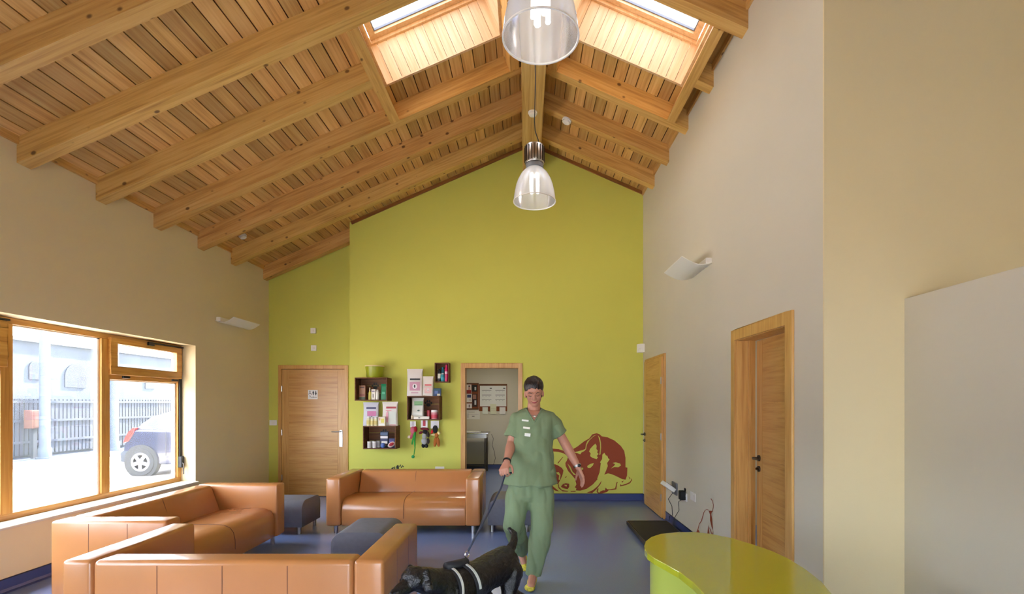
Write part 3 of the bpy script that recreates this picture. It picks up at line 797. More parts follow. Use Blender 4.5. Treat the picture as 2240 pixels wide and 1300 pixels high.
for px_, lab in ((1499, 'double white wall socket holding the black adapter'), (1517, 'white blank wall plate beside the adapter socket')):
    a2 = onright(px_, 1087)
    ws = thing('wall_socket', a2+Vector((0, 0, -0.045)), lab, 'socket')
    MB().box(XR-0.010, XR, a2.y-0.075, a2.y+0.075, a2.z-0.045, a2.z+0.045).build('plate', 'white_plastic', ws, bevel=0.003)
    MB().box(XR-0.013, XR-0.009, a2.y-0.05, a2.y-0.03, a2.z+0.01, a2.z+0.03).build('switch', 'light_white', ws)
b1 = onright(1470, 1078); b2 = onright(1478, 1140)
tag(MB().tube([Vector((XR-0.03, a.y, a.z-0.06)), onright(1464, 1092)+Vector((-0.012, 0, 0)), onright(1472, 1108)+Vector((-0.012, 0, 0)), onright(1473, 1128)+Vector((-0.012, 0, 0)), (XR-0.045, 5.97, 0.12), (XR-0.055, 5.96, 0.064)], 0.004, 6).build('cable', 'black', smooth=True), 'thin black cable hanging from the scale display', 'cable')
tag(MB().tube([pgp+Vector((-0.04, 0, -0.05)), onright(1488, 1098)+Vector((-0.02, 0, 0)), onright(1489, 1117)+Vector((-0.02, 0, 0)), onright(1478, 1138)+Vector((-0.03, 0, 0)), (XR-0.04, 5.80, 0.13), (XR-0.07, 5.75, 0.064)], 0.0035, 6).build('cable', 'black', smooth=True), 'thin black cable hanging from the power adapter', 'cable')

# ------------------------------------------------------------------ wall lights (curved white uplighters)
def uplighter(x_wall, side, y0, y1, zw, proj, rise, label):
    t = thing('wall_light', (x_wall, (y0+y1)/2, zw-0.03), label, 'wall light')
    n = 14; top, bot = [], []
    mb = MB()
    for k in range(n+1):
        u = k/n; x = x_wall+side*proj*u; z = zw+rise*u-0.055*math.sin(PI*u)*(1-0.3*u)
        top.append((x, z)); bot.append((x, z-0.006))
    mb.prism(top+list(reversed(bot)), y0, y1).build('reflector', 'light_white', t, smooth=True)
    MB().box(min(x_wall, x_wall+side*0.06), max(x_wall, x_wall+side*0.06), y0+0.02, y1-0.02, zw-0.012, zw+0.045).build('lamp_housing', 'white_plastic', t, bevel=0.006)
    return t
uplighter(XL, 1, 6.48, 7.12, 2.60, 0.25, 0.045, 'curved white uplighter on the window wall')
uplighter(XR, -1, 4.70, 5.30, 2.86, 0.30, 0.055, 'curved white uplighter above the ajar door wall')

# ------------------------------------------------------------------ pendant lamps
def make_pendant(label):
    """origin at the centre of the rim"""
    t = thing('pendant_lamp', (0, 0, 0), label, 'pendant lamp', 'high-bay pendants under the ridge')
    outer = [(0.208, 0.0), (0.206, 0.03), (0.198, 0.09), (0.186, 0.15), (0.166, 0.21), (0.135, 0.27), (0.10, 0.31), (0.075, 0.33)]
    sh = MB()
    n = 120; rr = []
    for r, h in outer: rr.append([((r*(1+(0.006 if k % 2 else -0.006)))*math.cos(2*PI*k/n), (r*(1+(0.006 if k % 2 else -0.006)))*math.sin(2*PI*k/n), h) for k in range(n)])
    sh.rings(rr, cap=False); sh.build('shade', 'acrylic', t, org=(0, 0, 0), smooth='all')
    rim = MB(); k_ = 48; rr = []
    for r, h in ((0.207, 0.006), (0.213, 0.003), (0.213, -0.005), (0.205, -0.005), (0.203, 0.003)): rr.append([(r*math.cos(2*PI*i/k_), r*math.sin(2*PI*i/k_), h) for i in range(k_)])
    rim.rings(rr+[rr[0]], cap=False); rim.build('rim', 'white_plastic', t, smooth=True)
    MB().lathe([(0.075, 0.325), (0.088, 0.332), (0.088, 0.365), (0.085, 0.372)], 28).build('collar', 'grey_plastic', t, smooth=True)
    gh = MB().lathe([(0.092, 0.372), (0.096, 0.378), (0.096, 0.545), (0.088, 0.555), (0.0, 0.555)], 36).build('gear_housing', 'chrome_dull', t, smooth=True)
    fn_ = MB()
    for k in range(20):
        a = 2*PI*k/20; r_ = Matrix.Rotation(a, 3, 'Z')
        fn_.obox(r_ @ Vector((0.098, 0, 0.462)), (0.008, 0.006, 0.15), r_)
    fn_.build('fins', 'dark_steel', gh)
    MB().lathe([(0.03, 0.25), (0.05, 0.29), (0.06, 0.328)], 20).build('lamp_holder', 'white_plastic', t, smooth=True)
    for k in range(4):
        a = 2*PI*k/4+0.4; x, y = 0.045*math.cos(a), 0.045*math.sin(a)
        lt = MB()
        for s in (-1, 1):
            lt.tube([(x+s*0.011*math.sin(a), y-s*0.011*math.cos(a), 0.10), (x+s*0.011*math.sin(a), y-s*0.011*math.cos(a), 0.27)], 0.009, 8)
        lt.ell((x, y, 0.10), (0.016, 0.016, 0.010), 6)
        lt.build('lamp_tube', 'tube_lamp', t, smooth=True)
    # cord hooked to the ridge beam
    zt_ = 5.04-3.51
    MB().tube([(0.03, -0.05, 0.555), (0.022, -0.045, 0.60), (0.003, -0.01, 0.70), (0, 0, 0.80), (0.004, 0, 1.0), (0.010, 0, 1.2), (0.0, 0, zt_)], 0.0048, 7).build('cord', 'black', t, smooth=True)
    MB().lathe([(0.03, zt_-0.03), (0.035, zt_), (0.0, zt_)], 16).build('ceiling_rose', 'white_plastic', t, smooth=True)
    return t
p1 = make_pendant('ribbed bell pendant lamp hanging between the two roof lights'); p1.location = (0.082, 2.69, 3.51)
p2 = copy_tree(p1); p2['label'] = 'ribbed bell pendant lamp hanging in front of the green gable wall'; p2.location = (0.088, 4.88, 3.51); p2.rotation_euler = (0, 0, 0.3)
# detectors
def detector(c, label, rot=None, r=0.05):
    t = thing('smoke_detector', c, label, 'detector')
    b_ = MB(); R_ = rot or Matrix()
    o = MB().lathe([(r, 0), (r, -0.018), (r*0.8, -0.024), (r*0.8, -0.04), (r*0.3, -0.05), (0, -0.05)], 22).build('dome', 'white_plastic', None, org=(0, 0, 0), smooth=True)
    o.parent = t
    o2_ = MB().lathe([(r*0.86, -0.019), (r*0.86, -0.023)], 22).build('vent_ring', 'grey_plastic', None, org=(0, 0, 0)); o2_.parent = t
    if rot: t.rotation_euler = R_.to_euler()
detector((0.085, 5.95, 5.04), 'white smoke detector on the ridge beam', r=0.055)
q = pl(-3.65, 0); detector((world(530, 0, 6.62).x, 6.62, zsl(world(530, 0, 6.62).x)+DP), 'white smoke detector on the boarding near the window wall', RL)
xd = world(1240, 0, 6.22).x; detector((xd, 6.19, zsr(xd)), 'white smoke detector under a rafter beside the ridge', RR, 0.06)

# ------------------------------------------------------------------ small fittings on the walls
def plate(name, c, w_, h_, label, cat, y=YF, knob=None):
    t = thing(name, (c.x, y, c.z-h_/2), label, cat)
    MB().box(c.x-w_/2, c.x+w_/2, y-0.022 if knob == 'box' else y-0.010, y, c.z-h_/2, c.z+h_/2).build('plate', 'white_plastic', t, bevel=0.003)
    MB().box(c.x-w_*0.18, c.x+w_*0.18, y-0.027 if knob == 'box' else y-0.014, y-0.009, c.z-h_*0.22, c.z+h_*0.22).build('switch', 'light_white', t, bevel=0.002)
    return t
plate('call_unit', world(686, 724, YR), 0.085, 0.085, 'small white wall unit above the toilet door, upper of two', 'wall unit', YR, 'box')
plate('call_unit', world(687, 762, YR), 0.085, 0.09, 'small white wall unit above the toilet door, lower of two', 'wall unit', YR, 'box')
plate('light_switch', world(598, 925, YR), 0.12, 0.085, 'white light switch beside the toilet door frame', 'switch', YR)
plate('wall_socket', world(962, 1027, YF), 0.14, 0.085, 'white wall socket behind the sofa under the crates', 'socket', YF)
pv = thing('motion_sensor', (XR-0.05, YF-0.06, 2.30), 'white motion sensor in the corner of the green wall', 'sensor')
MB().prism([(XR, YF-0.10), (XR, YF), (XR-0.10, YF), (XR-0.085, YF-0.06), (XR-0.05, YF-0.095)], 2.27, 2.40, 'z').build('body', 'white_plastic', pv, bevel=0.006)
MB().box(XR-0.085, XR-0.055, YF-0.092, YF-0.075, 2.29, 2.33).build('lens', 'light_white', pv)

# ------------------------------------------------------------------ wall decals
def zoom6(u, v): return world(1200+u/7.222, 930+v/7.222, YF-0.003)
A_ = [(75, 375), (160, 382), (240, 410), (300, 430), (370, 390), (450, 345), (560, 260), (640, 215), (690, 150), (760, 130), (810, 150), (840, 180), (930, 195), (1040, 245), (1140, 330), (1195, 410), (1215, 520), (1215, 670), (1245, 675), (1240, 800), (1215, 865), (1160, 855), (1080, 815), (1000, 780), (940, 765), (880, 785), (905, 730), (935, 650), (925, 600), (965, 545), (940, 525), (930, 490), (905, 480), (880, 440), (850, 470), (845, 540), (812, 590), (825, 605), (805, 750), (765, 855), (780, 850), (700, 940), (600, 1010), (500, 1040), (430, 1035), (440, 1005), (415, 985), (440, 940), (415, 850), (365, 790), (310, 730), (270, 650), (265, 600), (290, 560), (310, 500), (240, 450), (150, 425), (75, 420), (0, 480), (-20, 620), (-60, 700), (-110, 600), (-140, 450), (-120, 330), (-60, 300), (0, 360)]
holes = [[(655, 222), (612, 255), (590, 310), (580, 380), (540, 396), (460, 418), (392, 434), (455, 445), (500, 466), (520, 436), (566, 412), (592, 385), (606, 312), (645, 245), (705, 185), (765, 152), (710, 172)],
         [(778, 160), (812, 205), (828, 285), (830, 360), (820, 465), (800, 475), (814, 380), (812, 285), (792, 205)],
         [(740, 295), (700, 330), (655, 380), (640, 420), (665, 450), (655, 490), (690, 520), (760, 540), (780, 510), (760, 490), (790, 460), (765, 430), (780, 410), (755, 380), (760, 330)],
         [(610, 650), (650, 620), (715, 600), (700, 640), (660, 680), (620, 680)], [(470, 680), (540, 675), (550, 700), (520, 715)],
         [(300, 610), (345, 660), (380, 740), (435, 790), (400, 790), (360, 740), (325, 670)],
         [(1010, 600), (1060, 590), (1130, 610), (1145, 640), (1100, 670), (1040, 665), (985, 690), (1040, 640), (1050, 620)]]
dc = MB(); dc.flat([A_]+holes, zoom6)
dc.flat([[(40, 640), (100, 620), (150, 640), (210, 680), (235, 720), (220, 790), (195, 850), (150, 935), (100, 930), (60, 900)], [(120, 750), (160, 745), (190, 790), (178, 870), (158, 862), (168, 800), (135, 775)]], zoom6)
dc.flat([[(195, 970), (230, 935), (270, 920), (325, 930), (325, 980), (300, 1015), (250, 1005), (205, 985)], [(250, 945), (290, 950), (285, 975), (255, 965)]], zoom6)
for lp in ([(160, 920), (166, 980), (212, 1030), (300, 1043), (310, 1055), (218, 1048), (158, 1000), (150, 950)], [(60, 960), (105, 1000), (165, 1050), (110, 1040), (60, 1010)],
           [(350, 1045), (430, 1040), (425, 1055), (350, 1057)], [(838, 880), (782, 960), (700, 1030), (600, 1072), (690, 1077), (760, 1015), (824, 930)],
           [(790, 1000), (768, 1010), (758, 1060), (790, 1086), (850, 1081), (920, 1062), (950, 1032), (1070, 1018), (1082, 930), (1095, 905), (1075, 905), (1062, 960), (1050, 1003), (960, 1018), (930, 1018), (900, 990), (890, 1035), (860, 1033), (820, 1050), (800, 1072), (778, 1058)],
           [(1290, 830), (1320, 870), (1290, 920), (1230, 948), (1130, 972), (1135, 935), (1152, 952), (1220, 932), (1278, 905), (1306, 870)], [(1265, 810), (1285, 840), (1275, 860)], [(1150, 895), (1190, 880), (1165, 912)],
           [(140, 600), (225, 503), (231, 509), (150, 612)], [(255, 830), (290, 805), (275, 835)]):
    dc.flat([lp], zoom6)
tag(dc.build('wall_decal', 'decal_brown', normals=False), 'large brown stencil of a sleeping puppy on the green wall', 'wall decal')
def zoom9(u, v): 
    p = onright(1430+u/9.287, 1040+v/9.287); p.x = XR-0.003; return p
dc = MB()
for lp in ([(870, 1165), (900, 1080), (945, 1170)], [(900, 1085), (925, 990), (970, 920), (1015, 760), (1045, 710), (1085, 690), (1125, 705), (1120, 716), (1080, 702), (1050, 722), (1028, 765), (985, 930), (935, 1000), (915, 1090)],
           [(1120, 720), (1195, 725), (1175, 790), (1195, 900), (1212, 1130), (1180, 1050), (1150, 920), (1150, 800)], [(1190, 740), (1210, 660), (1212, 600), (1195, 530), (1160, 480), (1175, 470), (1205, 525), (1222, 600), (1220, 665), (1200, 745)],
           [(1095, 1190), (1115, 1010), (1140, 1195)], [(1125, 1040), (1165, 1110), (1195, 1200), (1180, 1200), (1150, 1115)],
           [(870, 1165), (945, 1170), (1000, 1300), (1095, 1190), (1140, 1195), (1195, 1200), (1215, 1130), (1230, 1400), (1150, 1520), (980, 1520), (860, 1380)]):
    dc.flat([lp], zoom9)
tag(dc.build('wall_decal', 'decal_brown', normals=False), 'brown stencil of a cat with a curled tail on the white wall', 'wall decal')
def zoomb(u, v): return world(840+u/14.93, 1005+v/14.93, YF-0.003)
dc = MB()
for lp in ([(240, 290), (300, 260), (330, 270), (290, 330), (230, 420)], [(330, 300), (345, 225), (365, 250), (370, 320), (340, 420)], [(395, 250), (430, 190), (480, 205), (490, 300), (450, 420), (410, 330)], [(490, 240), (540, 170), (560, 180), (530, 250)], [(545, 260), (570, 215), (590, 275), (560, 290)], [(580, 215), (610, 200), (650, 250), (630, 265)], [(230, 420), (340, 420), (450, 420), (520, 700), (380, 900), (240, 720)]):
    dc.flat([lp], zoomb)
tag(dc.build('wall_decal', 'decal_black', normals=False), 'small black tufted stencil on the green wall behind the sofa', 'wall decal')

# ------------------------------------------------------------------ crates on the green wall and the goods in them
K3 = 240/1300.0
def z3(u, v): return 760+u*K3, 780+v*K3
def make_crate(u0, u1, v0, v1, depth, label, paw=None):
    """wooden crate hung open side forward; u, v are the front opening in the detail view"""
    y = YF-depth
    (pa, qa), (pb, qb) = z3(u0, v0), z3(u1, v1)
    a, b_ = world(pa, qa, y), world(pb, qb, y)
    x0, x1, z0, z1 = a.x, b_.x, b_.z, a.z; tk = 0.014
    t = thing('wall_crate', ((x0+x1)/2, YF, z0), label, 'crate', 'dark wooden crates hung on the green wall')
    n = 3
    for k in range(n):
        h = (z1-z0)/n
        MB().box(x0+tk, x1-tk, YF-0.012, YF-0.001, z0+k*h+0.002, z0+(k+1)*h-0.002).build('back_slat', 'crate_wood', t)
    for xa in (x0, x1-tk):
        MB().box(xa, xa+tk, y, YF-0.001, z0, z1).build('side', 'crate_wood', t, bevel=0.002)
    for za, nm in ((z0, 'bottom'), (z1-tk, 'top')):
        MB().box(x0+tk, x1-tk, y, YF-0.001, za, za+tk).build(nm, 'crate_wood', t)
    if paw:
        pu, pv_, s = paw; pc = world(*z3(pu, pv_), YF-0.014); mb = MB()
        def d(u, v, rx, rz): mb.flat([[(u+rx*math.cos(q), v+rz*math.sin(q)) for q in [2*PI*k/12 for k in range(12)]]], lambda a_, c_: (pc.x+a_*s, YF-0.0135, pc.z+c_*s))
        for q in ((0, -0.35, 0.5, 0.38), (-0.62, 0.05, 0.2, 0.26), (-0.24, 0.42, 0.2, 0.28), (0.24, 0.42, 0.2, 0.28), (0.62, 0.05, 0.2, 0.26)): d(*q)
        pp = mb.build('paw_print', 'decal_black', t, normals=False); pp['kind'] = 'stuff'
    return dict(x0=x0, x1=x1, z0=z0+tk, z1=z1, y=y)
cA = make_crate(85, 470, 250, 525, 0.25, 'dark wooden crate with a lime bowl on top', (330, 350, 0.07))
cB = make_crate(183, 572, 825, 1100, 0.25, 'dark wooden crate with cans inside, lowest on the green wall', (440, 900, 0.07))
cC = make_crate(705, 1090, 470, 755, 0.25, 'dark wooden crate with plush toys hanging under it', (960, 555, 0.07))
cD = make_crate(1033, 1205, 75, 308, 0.13, 'small dark wooden crate of coloured bottles')
def span(u0, u1, v0, v1, y):
    a, b_ = world(*z3(u0, v0), y), world(*z3(u1, v1), y); return a.x, b_.x, a.z-b_.z
def lab(parent, m_, x0, x1, y, z0, z1, name='print'):
    return MB().box(x0, x1, y-0.0005, y, z0, z1).build(name, m_, parent)
def pouch(u0, u1, v0, v1, z, y, label, bands, body=(232, 228, 222), dep=0.07, tilt=0.0):
    """standing food pouch: flat sealed top, full belly; bands = (x0, x1, z0, z1, rgb) fractions of the front"""
    x0, x1, h = span(u0, u1, v0, v1, y); w2 = (x1-x0)/2; cx_ = (x0+x1)/2
    t = thing('food_pouch', (cx_, y+dep/2, z), label, 'bag', 'pet food pouches')
    secs = []
    for k in range(9):
        f = k/8; dd = dep*(0.5+0.5*math.sin(PI*min(1, f*1.25+0.25)))*(1-max(0, f-0.86)*6.2) if f < 1 else 0.004
        dd = max(0.005, dd); ww = w2*(1-0.05*math.sin(PI*f)+(0.03 if f > 0.9 else 0))
        r_ = min(0.012, dd/2*0.9)
        yc = y+dep/2
        secs.append([(cx_+sx*ww+ox, yc+sy*dd/2+oy, z+h*f) for sx, sy, ox, oy in ((-1, -1, r_, 0), (1, -1, -r_, 0), (1, -1, 0, r_), (1, 1, 0, -r_), (1, 1, -r_, 0), (-1, 1, r_, 0), (-1, 1, 0, -r_), (-1, -1, 0, r_))])
    MB().rings(secs).build('pouch', colmat(body, 0.32), t, smooth=True)
    for i, (a, b_, c, d, rgb) in enumerate(bands):
        zz0, zz1 = z+h*c, z+h*d; xa, xb = x0+(x1-x0)*a, x0+(x1-x0)*b_; yy = y-0.0012-0.0006*i
        if (b_-a) < 0.32 and i > 1:          # round emblems
            MB().prism([((xa+xb)/2+(xb-xa)/2*math.cos(q), (zz0+zz1)/2+(zz1-zz0)/2*math.sin(q)) for q in [2*PI*k/16 for k in range(16)]], yy-0.0005, yy).build('print', colmat(rgb), t)
        else: lab(t, colmat(rgb), xa, xb, yy, zz0, zz1)
    return t
def bottle(u0, u1, v0, v1, z, y, label, rgb, cap=(240, 240, 235), prof=None, band=None, cat='bottle', name='bottle', group=None):
    x0, x1, h = span(u0, u1, v0, v1, y); r = (x1-x0)/2; cx_ = (x0+x1)/2; c = (cx_, y+r, z)
    t = thing(name, c, label, cat, group)
    p = prof or [(0.0, 0), (0.92, 0), (1, 0.03), (1, 0.74), (0.88, 0.81), (0.55, 0.85), (0.55, 0.87)]
    MB().lathe([(a*r, b_*h) for a, b_ in p], 18, c).build('body', colmat(rgb, 0.3), t, smooth=True)
    top = p[-1]
    MB().lathe([(top[0]*r*1.08, top[1]*h), (top[0]*r*1.0, h), (0, h)], 14, c).build('cap', colmat(cap, 0.35), t, smooth=True)
    if band: MB().lathe([(r*1.01, h*band[0]), (r*1.01, h*band[1])], 18, c).build('label_band', colmat(band[2]), t, smooth=True)
    return t
def carton(u0, u1, v0, v1, z, y, dep, label, rgb, prints=(), name='carton', cat='box', rot=0):
    x0, x1, h = span(u0, u1, v0, v1, y)
    t = thing(name, ((x0+x1)/2, y+dep/2, z), label, cat)
    MB().box(x0, x1, y, y+dep, z, z+h).build('box', colmat(rgb, 0.4), t, bevel=0.0015)
    for i, (a, b_, c, d, q) in enumerate(prints): lab(t, colmat(q), x0+(x1-x0)*a, x0+(x1-x0)*b_, y-0.0002-0.0006*i, z+h*c, z+h*d)
    if rot: t.rotation_euler = (0, rot, 0)
    return t
def can(u0, u1, v0, v1, z, y, label, rgb, band, group):
    return bottle(u0, u1, v0, v1, z, y, label, rgb, (216, 214, 208), [(0, 0), (0.95, 0), (1, 0.03), (1, 0.9), (0.96, 0.94)], band, 'tin', 'food_tin', group)
# --- on and in crate A
x0, x1, h = span(205, 432, 105, 250, cA['y']+0.10)
bc = ((x0+x1)/2, cA['y']+0.125, cA['z1'])
bw_ = thing('bowl', bc, 'lime green bowl with a pale rim on top of a crate', 'bowl')
r = (x1-x0)/2
MB().lathe([(0, 0), (r*0.76, 0), (r*0.84, 0.02), (r*0.95, h*0.8), (r*0.97, h-0.012), (r*0.92, h-0.014), (r*0.8, 0.02), (0, 0.012)], 36, bc).build('body', 'bowl_lime', bw_, smooth=True)
MB().lathe([(r*0.965, h-0.018), (r, h-0.014), (r, h), (r*0.94, h), (r*0.93, h-0.014)], 36, bc).build('rim', 'bowl_rim', bw_, smooth=True)
yA = cA['y']+0.05
carton(135, 212, 345, 515, cA['z0'], yA+0.05, 0.08, 'brown box with a green foot in the crate under the bowl', (156, 104, 62), [(0, 1, 0, 0.2, (70, 84, 48)), (0.1, 0.9, 0.25, 0.4, (140, 74, 50)), (0.15, 0.85, 0.82, 0.9, (90, 56, 30))])
bottle(243, 279, 370, 515, cA['z0'], yA, 'yellow dropper bottle in the crate under the bowl', (206, 198, 92), (232, 226, 190), [(0, 0), (0.95, 0), (1, 0.03), (1, 0.55), (0.55, 0.68), (0.4, 0.72)])
carton(283, 330, 390, 515, cA['z0'], yA+0.01, 0.05, 'white box with grey print in the crate under the bowl', (228, 222, 208), [(0.15, 0.85, 0.75, 0.85, (128, 118, 140)), (0.3, 0.7, 0.2, 0.55, (150, 142, 132))])
bottle(332, 370, 395, 515, cA['z0'], yA, 'white plastic bottle in the crate under the bowl', (230, 228, 220))
t = pouch(392, 465, 318, 508, cA['z0'], yA, 'glossy green pouch in the crate under the bowl', [(0.25, 0.75, 0.35, 0.5, (90, 180, 140))], (26, 128, 82), 0.06)
# --- on and in crate B
yB = cB['y']+0.07
pouch(180, 365, 537, 815, cB['z1'], yB, 'silver pouch with a dark blue bone label', [(0.24, 0.86, 0.72, 0.79, (40, 34, 84)), (0.3, 0.86, 0.42, 0.62, (196, 112, 158)), (0.38, 0.8, 0.2, 0.38, (224, 214, 216)), (0.55, 0.62, 0.38, 0.43, (60, 60, 60))], (206, 206, 214))
pouch(408, 592, 530, 815, cB['z1'], yB, 'white pouch with a dark red label', [(0.28, 0.92, 0.72, 0.80, (160, 30, 36)), (0.25, 0.62, 0.62, 0.65, (220, 130, 140)), (0.26, 0.42, 0.12, 0.6, (226, 160, 176)), (0.45, 0.9, 0.06, 0.58, (214, 218, 206)), (0.5, 0.9, 0.02, 0.05, (206, 120, 120))], (228, 222, 214))
for k, (u0, u1, v0) in enumerate(((218, 268, 705), (268, 312, 712), (312, 352, 712), (366, 446, 706))):
    if k < 3: bottle(u0, u1, v0, 815, cB['z1'], cB['y']+0.005, ['pale yellow jar standing before the silver pouch, farthest from the white pouch', 'pale yellow jar standing before the silver pouch, between two jars', 'pale yellow jar standing before the silver pouch, next to the cream box'][k], (226, 220, 176), (236, 234, 224), [(0, 0), (0.9, 0), (1, 0.05), (1, 0.7), (0.85, 0.8), (0.8, 0.82)], (0.15, 0.6, (214, 196, 120)), 'jar', 'jar', 'pale jars on a crate')
    else: carton(u0, u1, v0, 815, cB['z1'], cB['y']+0.005, 0.05, 'cream box with a yellow panel standing before the pouches', (228, 218, 188), [(0.4, 0.85, 0.35, 0.8, (216, 204, 84)), (0.1, 0.3, 0.6, 0.9, (206, 150, 120)), (0.1, 0.9, 0.05, 0.2, (236, 236, 230))])
for k, (u0, dy) in enumerate(((228, 0), (290, 0), (262, 0.085), (334, 0.085))):
    can(u0, u0+48, 1012, 1090, cB['z0'], cB['y']+0.03+dy, ['white food tin in the lowest crate, front row near the side board', 'white food tin in the lowest crate, front row beside the ball', 'white food tin in the lowest crate, back row between the front tins', 'white food tin in the lowest crate, back row beside the blue packet'][k], (222, 220, 212), (0.2, 0.75, (206, 200, 196)), 'white food tins in the lowest crate')
pouch(385, 484, 880, 1070, cB['z0'], cB['y']+0.10, 'blue and white treat packet in the lowest crate', [(0.05, 0.95, 0.78, 0.95, (70, 88, 120)), (0.05, 0.95, 0.58, 0.72, (226, 222, 226)), (0.05, 0.95, 0.42, 0.54, (40, 48, 92)), (0.2, 0.9, 0.25, 0.4, (214, 214, 210)), (0.5, 0.8, 0.1, 0.25, (170, 138, 70))], (42, 50, 70), 0.05)
carton(490, 560, 965, 1075, cB['z0'], cB['y']+0.10, 0.06, 'navy blue box in the lowest crate', (34, 40, 96), [(0.1, 0.9, 0.6, 0.75, (110, 90, 170)), (0.05, 0.5, 0.2, 0.4, (30, 120, 120))])
u = span(388, 448, 1035, 1095, cB['y']+0.04); r = (u[1]-u[0])/2
tag(MB().ell(((u[0]+u[1])/2, cB['y']+0.05, cB['z0']+r), r, 14).build('toy_ball', colmat((88, 116, 186), 0.3), smooth='all'), 'blue rubber toy ball in the lowest crate', 'ball')
u = span(470, 562, 1015, 1095, cB['y']+0.03)
tw = thing('treat_bag', ((u[0]+u[1])/2, cB['y']+0.06, cB['z0']), 'red and white treat bag lying in the lowest crate', 'bag')
MB().ell(((u[0]+u[1])/2, cB['y']+0.06, cB['z0']+0.05), (0.062, 0.03, 0.038), 12, Matrix.Rotation(-0.5, 3, 'Y')).build('pouch', colmat((232, 206, 196), 0.4), tw, smooth='all')
MB().ell(((u[0]+u[1])/2+0.004, cB['y']+0.042, cB['z0']+0.055), (0.04, 0.02, 0.024), 12, Matrix.Rotation(-0.5, 3, 'Y')).build('print', colmat((176, 24, 44)), tw, smooth='all')
# --- on and in crate C
yC = cC['y']+0.06
pouch(700, 886, 140, 465, cC['z1'], yC, 'large white pouch with a black label and a pink panel', [(0.22, 0.86, 0.585, 0.645, (24, 22, 26)), (0.2, 0.86, 0.2, 0.52, (206, 150, 172)), (0.38, 0.68, 0.26, 0.45, (238, 232, 232)), (0.47, 0.57, 0.30, 0.42, (22, 20, 24)), (0.3, 0.75, 0.10, 0.15, (206, 168, 180))], (230, 224, 218), 0.09)
pouch(888, 1016, 232, 468, cC['z1'], yC+0.01, 'medium white pouch with a small red label', [(0.22, 0.84, 0.52, 0.60, (206, 96, 96)), (0.2, 0.84, 0.14, 0.44, (224, 186, 182)), (0.42, 0.62, 0.24, 0.38, (246, 242, 240)), (0.48, 0.56, 0.26, 0.33, (60, 40, 40))], (232, 226, 216), 0.08)
carton(1020, 1106, 370, 462, cC['z1'], cC['y']+0.05, 0.06, 'dark blue box on the crate beside the white pouches', (36, 62, 104), [(0.05, 0.95, 0.72, 0.95, (30, 84, 96)), (0.15, 0.6, 0.3, 0.7, (84, 112, 170)), (0.5, 0.9, 0.05, 0.3, (214, 208, 176))])
pouch(755, 900, 497, 748, cC['z0'], cC['y']+0.07, 'white pouch with a green band inside a crate', [(0.25, 0.95, 0.64, 0.84, (128, 176, 120)), (0.3, 0.9, 0.66, 0.69, (70, 120, 74)), (0.5, 0.7, 0.36, 0.44, (74, 92, 74))], (222, 224, 214), 0.09)
carton(785, 966, 716, 748, cC['z0'], cC['y']+0.005, 0.05, 'long white box lying at the front of a crate', (234, 230, 214), [(0.3, 0.42, 0.3, 0.7, (90, 88, 90))])
bottle(750, 780, 697, 748, cC['z0'], cC['y']+0.002, 'small cream bottle at the front corner of a crate', (228, 208, 176), (240, 230, 210))
bottle(935, 985, 640, 745, cC['z0'], cC['y']+0.12, 'dark red tub at the back of a crate', (172, 28, 36), (150, 24, 30), [(0, 0), (0.95, 0), (1, 0.04), (1, 0.82), (0.98, 0.84)], None, 'tub', 'tub')
bottle(985, 1062, 640, 748, cC['z0'], cC['y']+0.02, 'white and pink tub standing in a crate', (226, 150, 158), (238, 232, 226), [(0, 0), (0.95, 0), (1, 0.04), (1, 0.72), (0.98, 0.74)], (0.12, 0.5, (214, 72, 92)), 'tub', 'tub')
# --- crate D
yD = cD['y']+0.02
for args in ((1066, 1106, 150, 300, 'black bottle with a white label in the small crate', (24, 26, 30), (30, 30, 30), (0.25, 0.62, (226, 226, 214))),
             (1100, 1150, 200, 300, 'teal bottle in the small crate', (36, 140, 158), (210, 226, 226), (0.2, 0.5, (70, 176, 196))),
             (1150, 1190, 98, 298, 'tall pink bottle in the small crate', (206, 22, 96), (226, 40, 112), (0.45, 0.6, (240, 190, 210)))):
    bottle(args[0], args[1], args[2], args[3], cD['z0'], yD, args[4], args[5], args[6], None, args[7])
bottle(1102, 1146, 128, 300, cD['z0'], yD+0.055, 'tall turquoise bottle at the back of the small crate', (34, 118, 140), (40, 150, 170))
# --- toys hanging under crate C
def z4(u, v): return 880+u/10.838, 910+v/10.838
def hang(u, v, y): return world(*z4(u, v), y)
yT = YF-0.06
def card(t, u0, u1, v0, v1, rgb, stripe):
    a, b_ = hang(u0, v0, yT), hang(u1, v1, yT)
    MB().box(a.x, b_.x, yT-0.001, yT+0.001, b_.z, a.z).build('header_card', colmat((236, 232, 228)), t)
    MB().box(a.x+(b_.x-a.x)*0.3, a.x+(b_.x-a.x)*0.7, yT-0.0018, yT-0.001, b_.z+(a.z-b_.z)*0.2, a.z).build('card_print', colmat(stripe), t)
def blobs(t, name, rgb, lst):
    mb = MB()
    for u, v, ru, rv, an in lst:
        c = hang(u, v, yT-0.02); k = yT/F/10.838
        mb.ell(c, (ru*k*1.2, min(ru, rv)*k, rv*k*1.2), 9, Matrix.Rotation(an, 3, 'Y'))
    return remesh(mb, name, 'black', t, voxel=0.004, smooth_it=2) if False else mb.build(name, colmat(rgb, 0.9), t, smooth='all')
t = thing('plush_toy', hang(250, 1000, yT), 'pink plush toy with a green rope hanging under the crate', 'toy', 'carded toys hanging under a crate')
card(t, 185, 320, 130, 270, 0, (206, 196, 196))
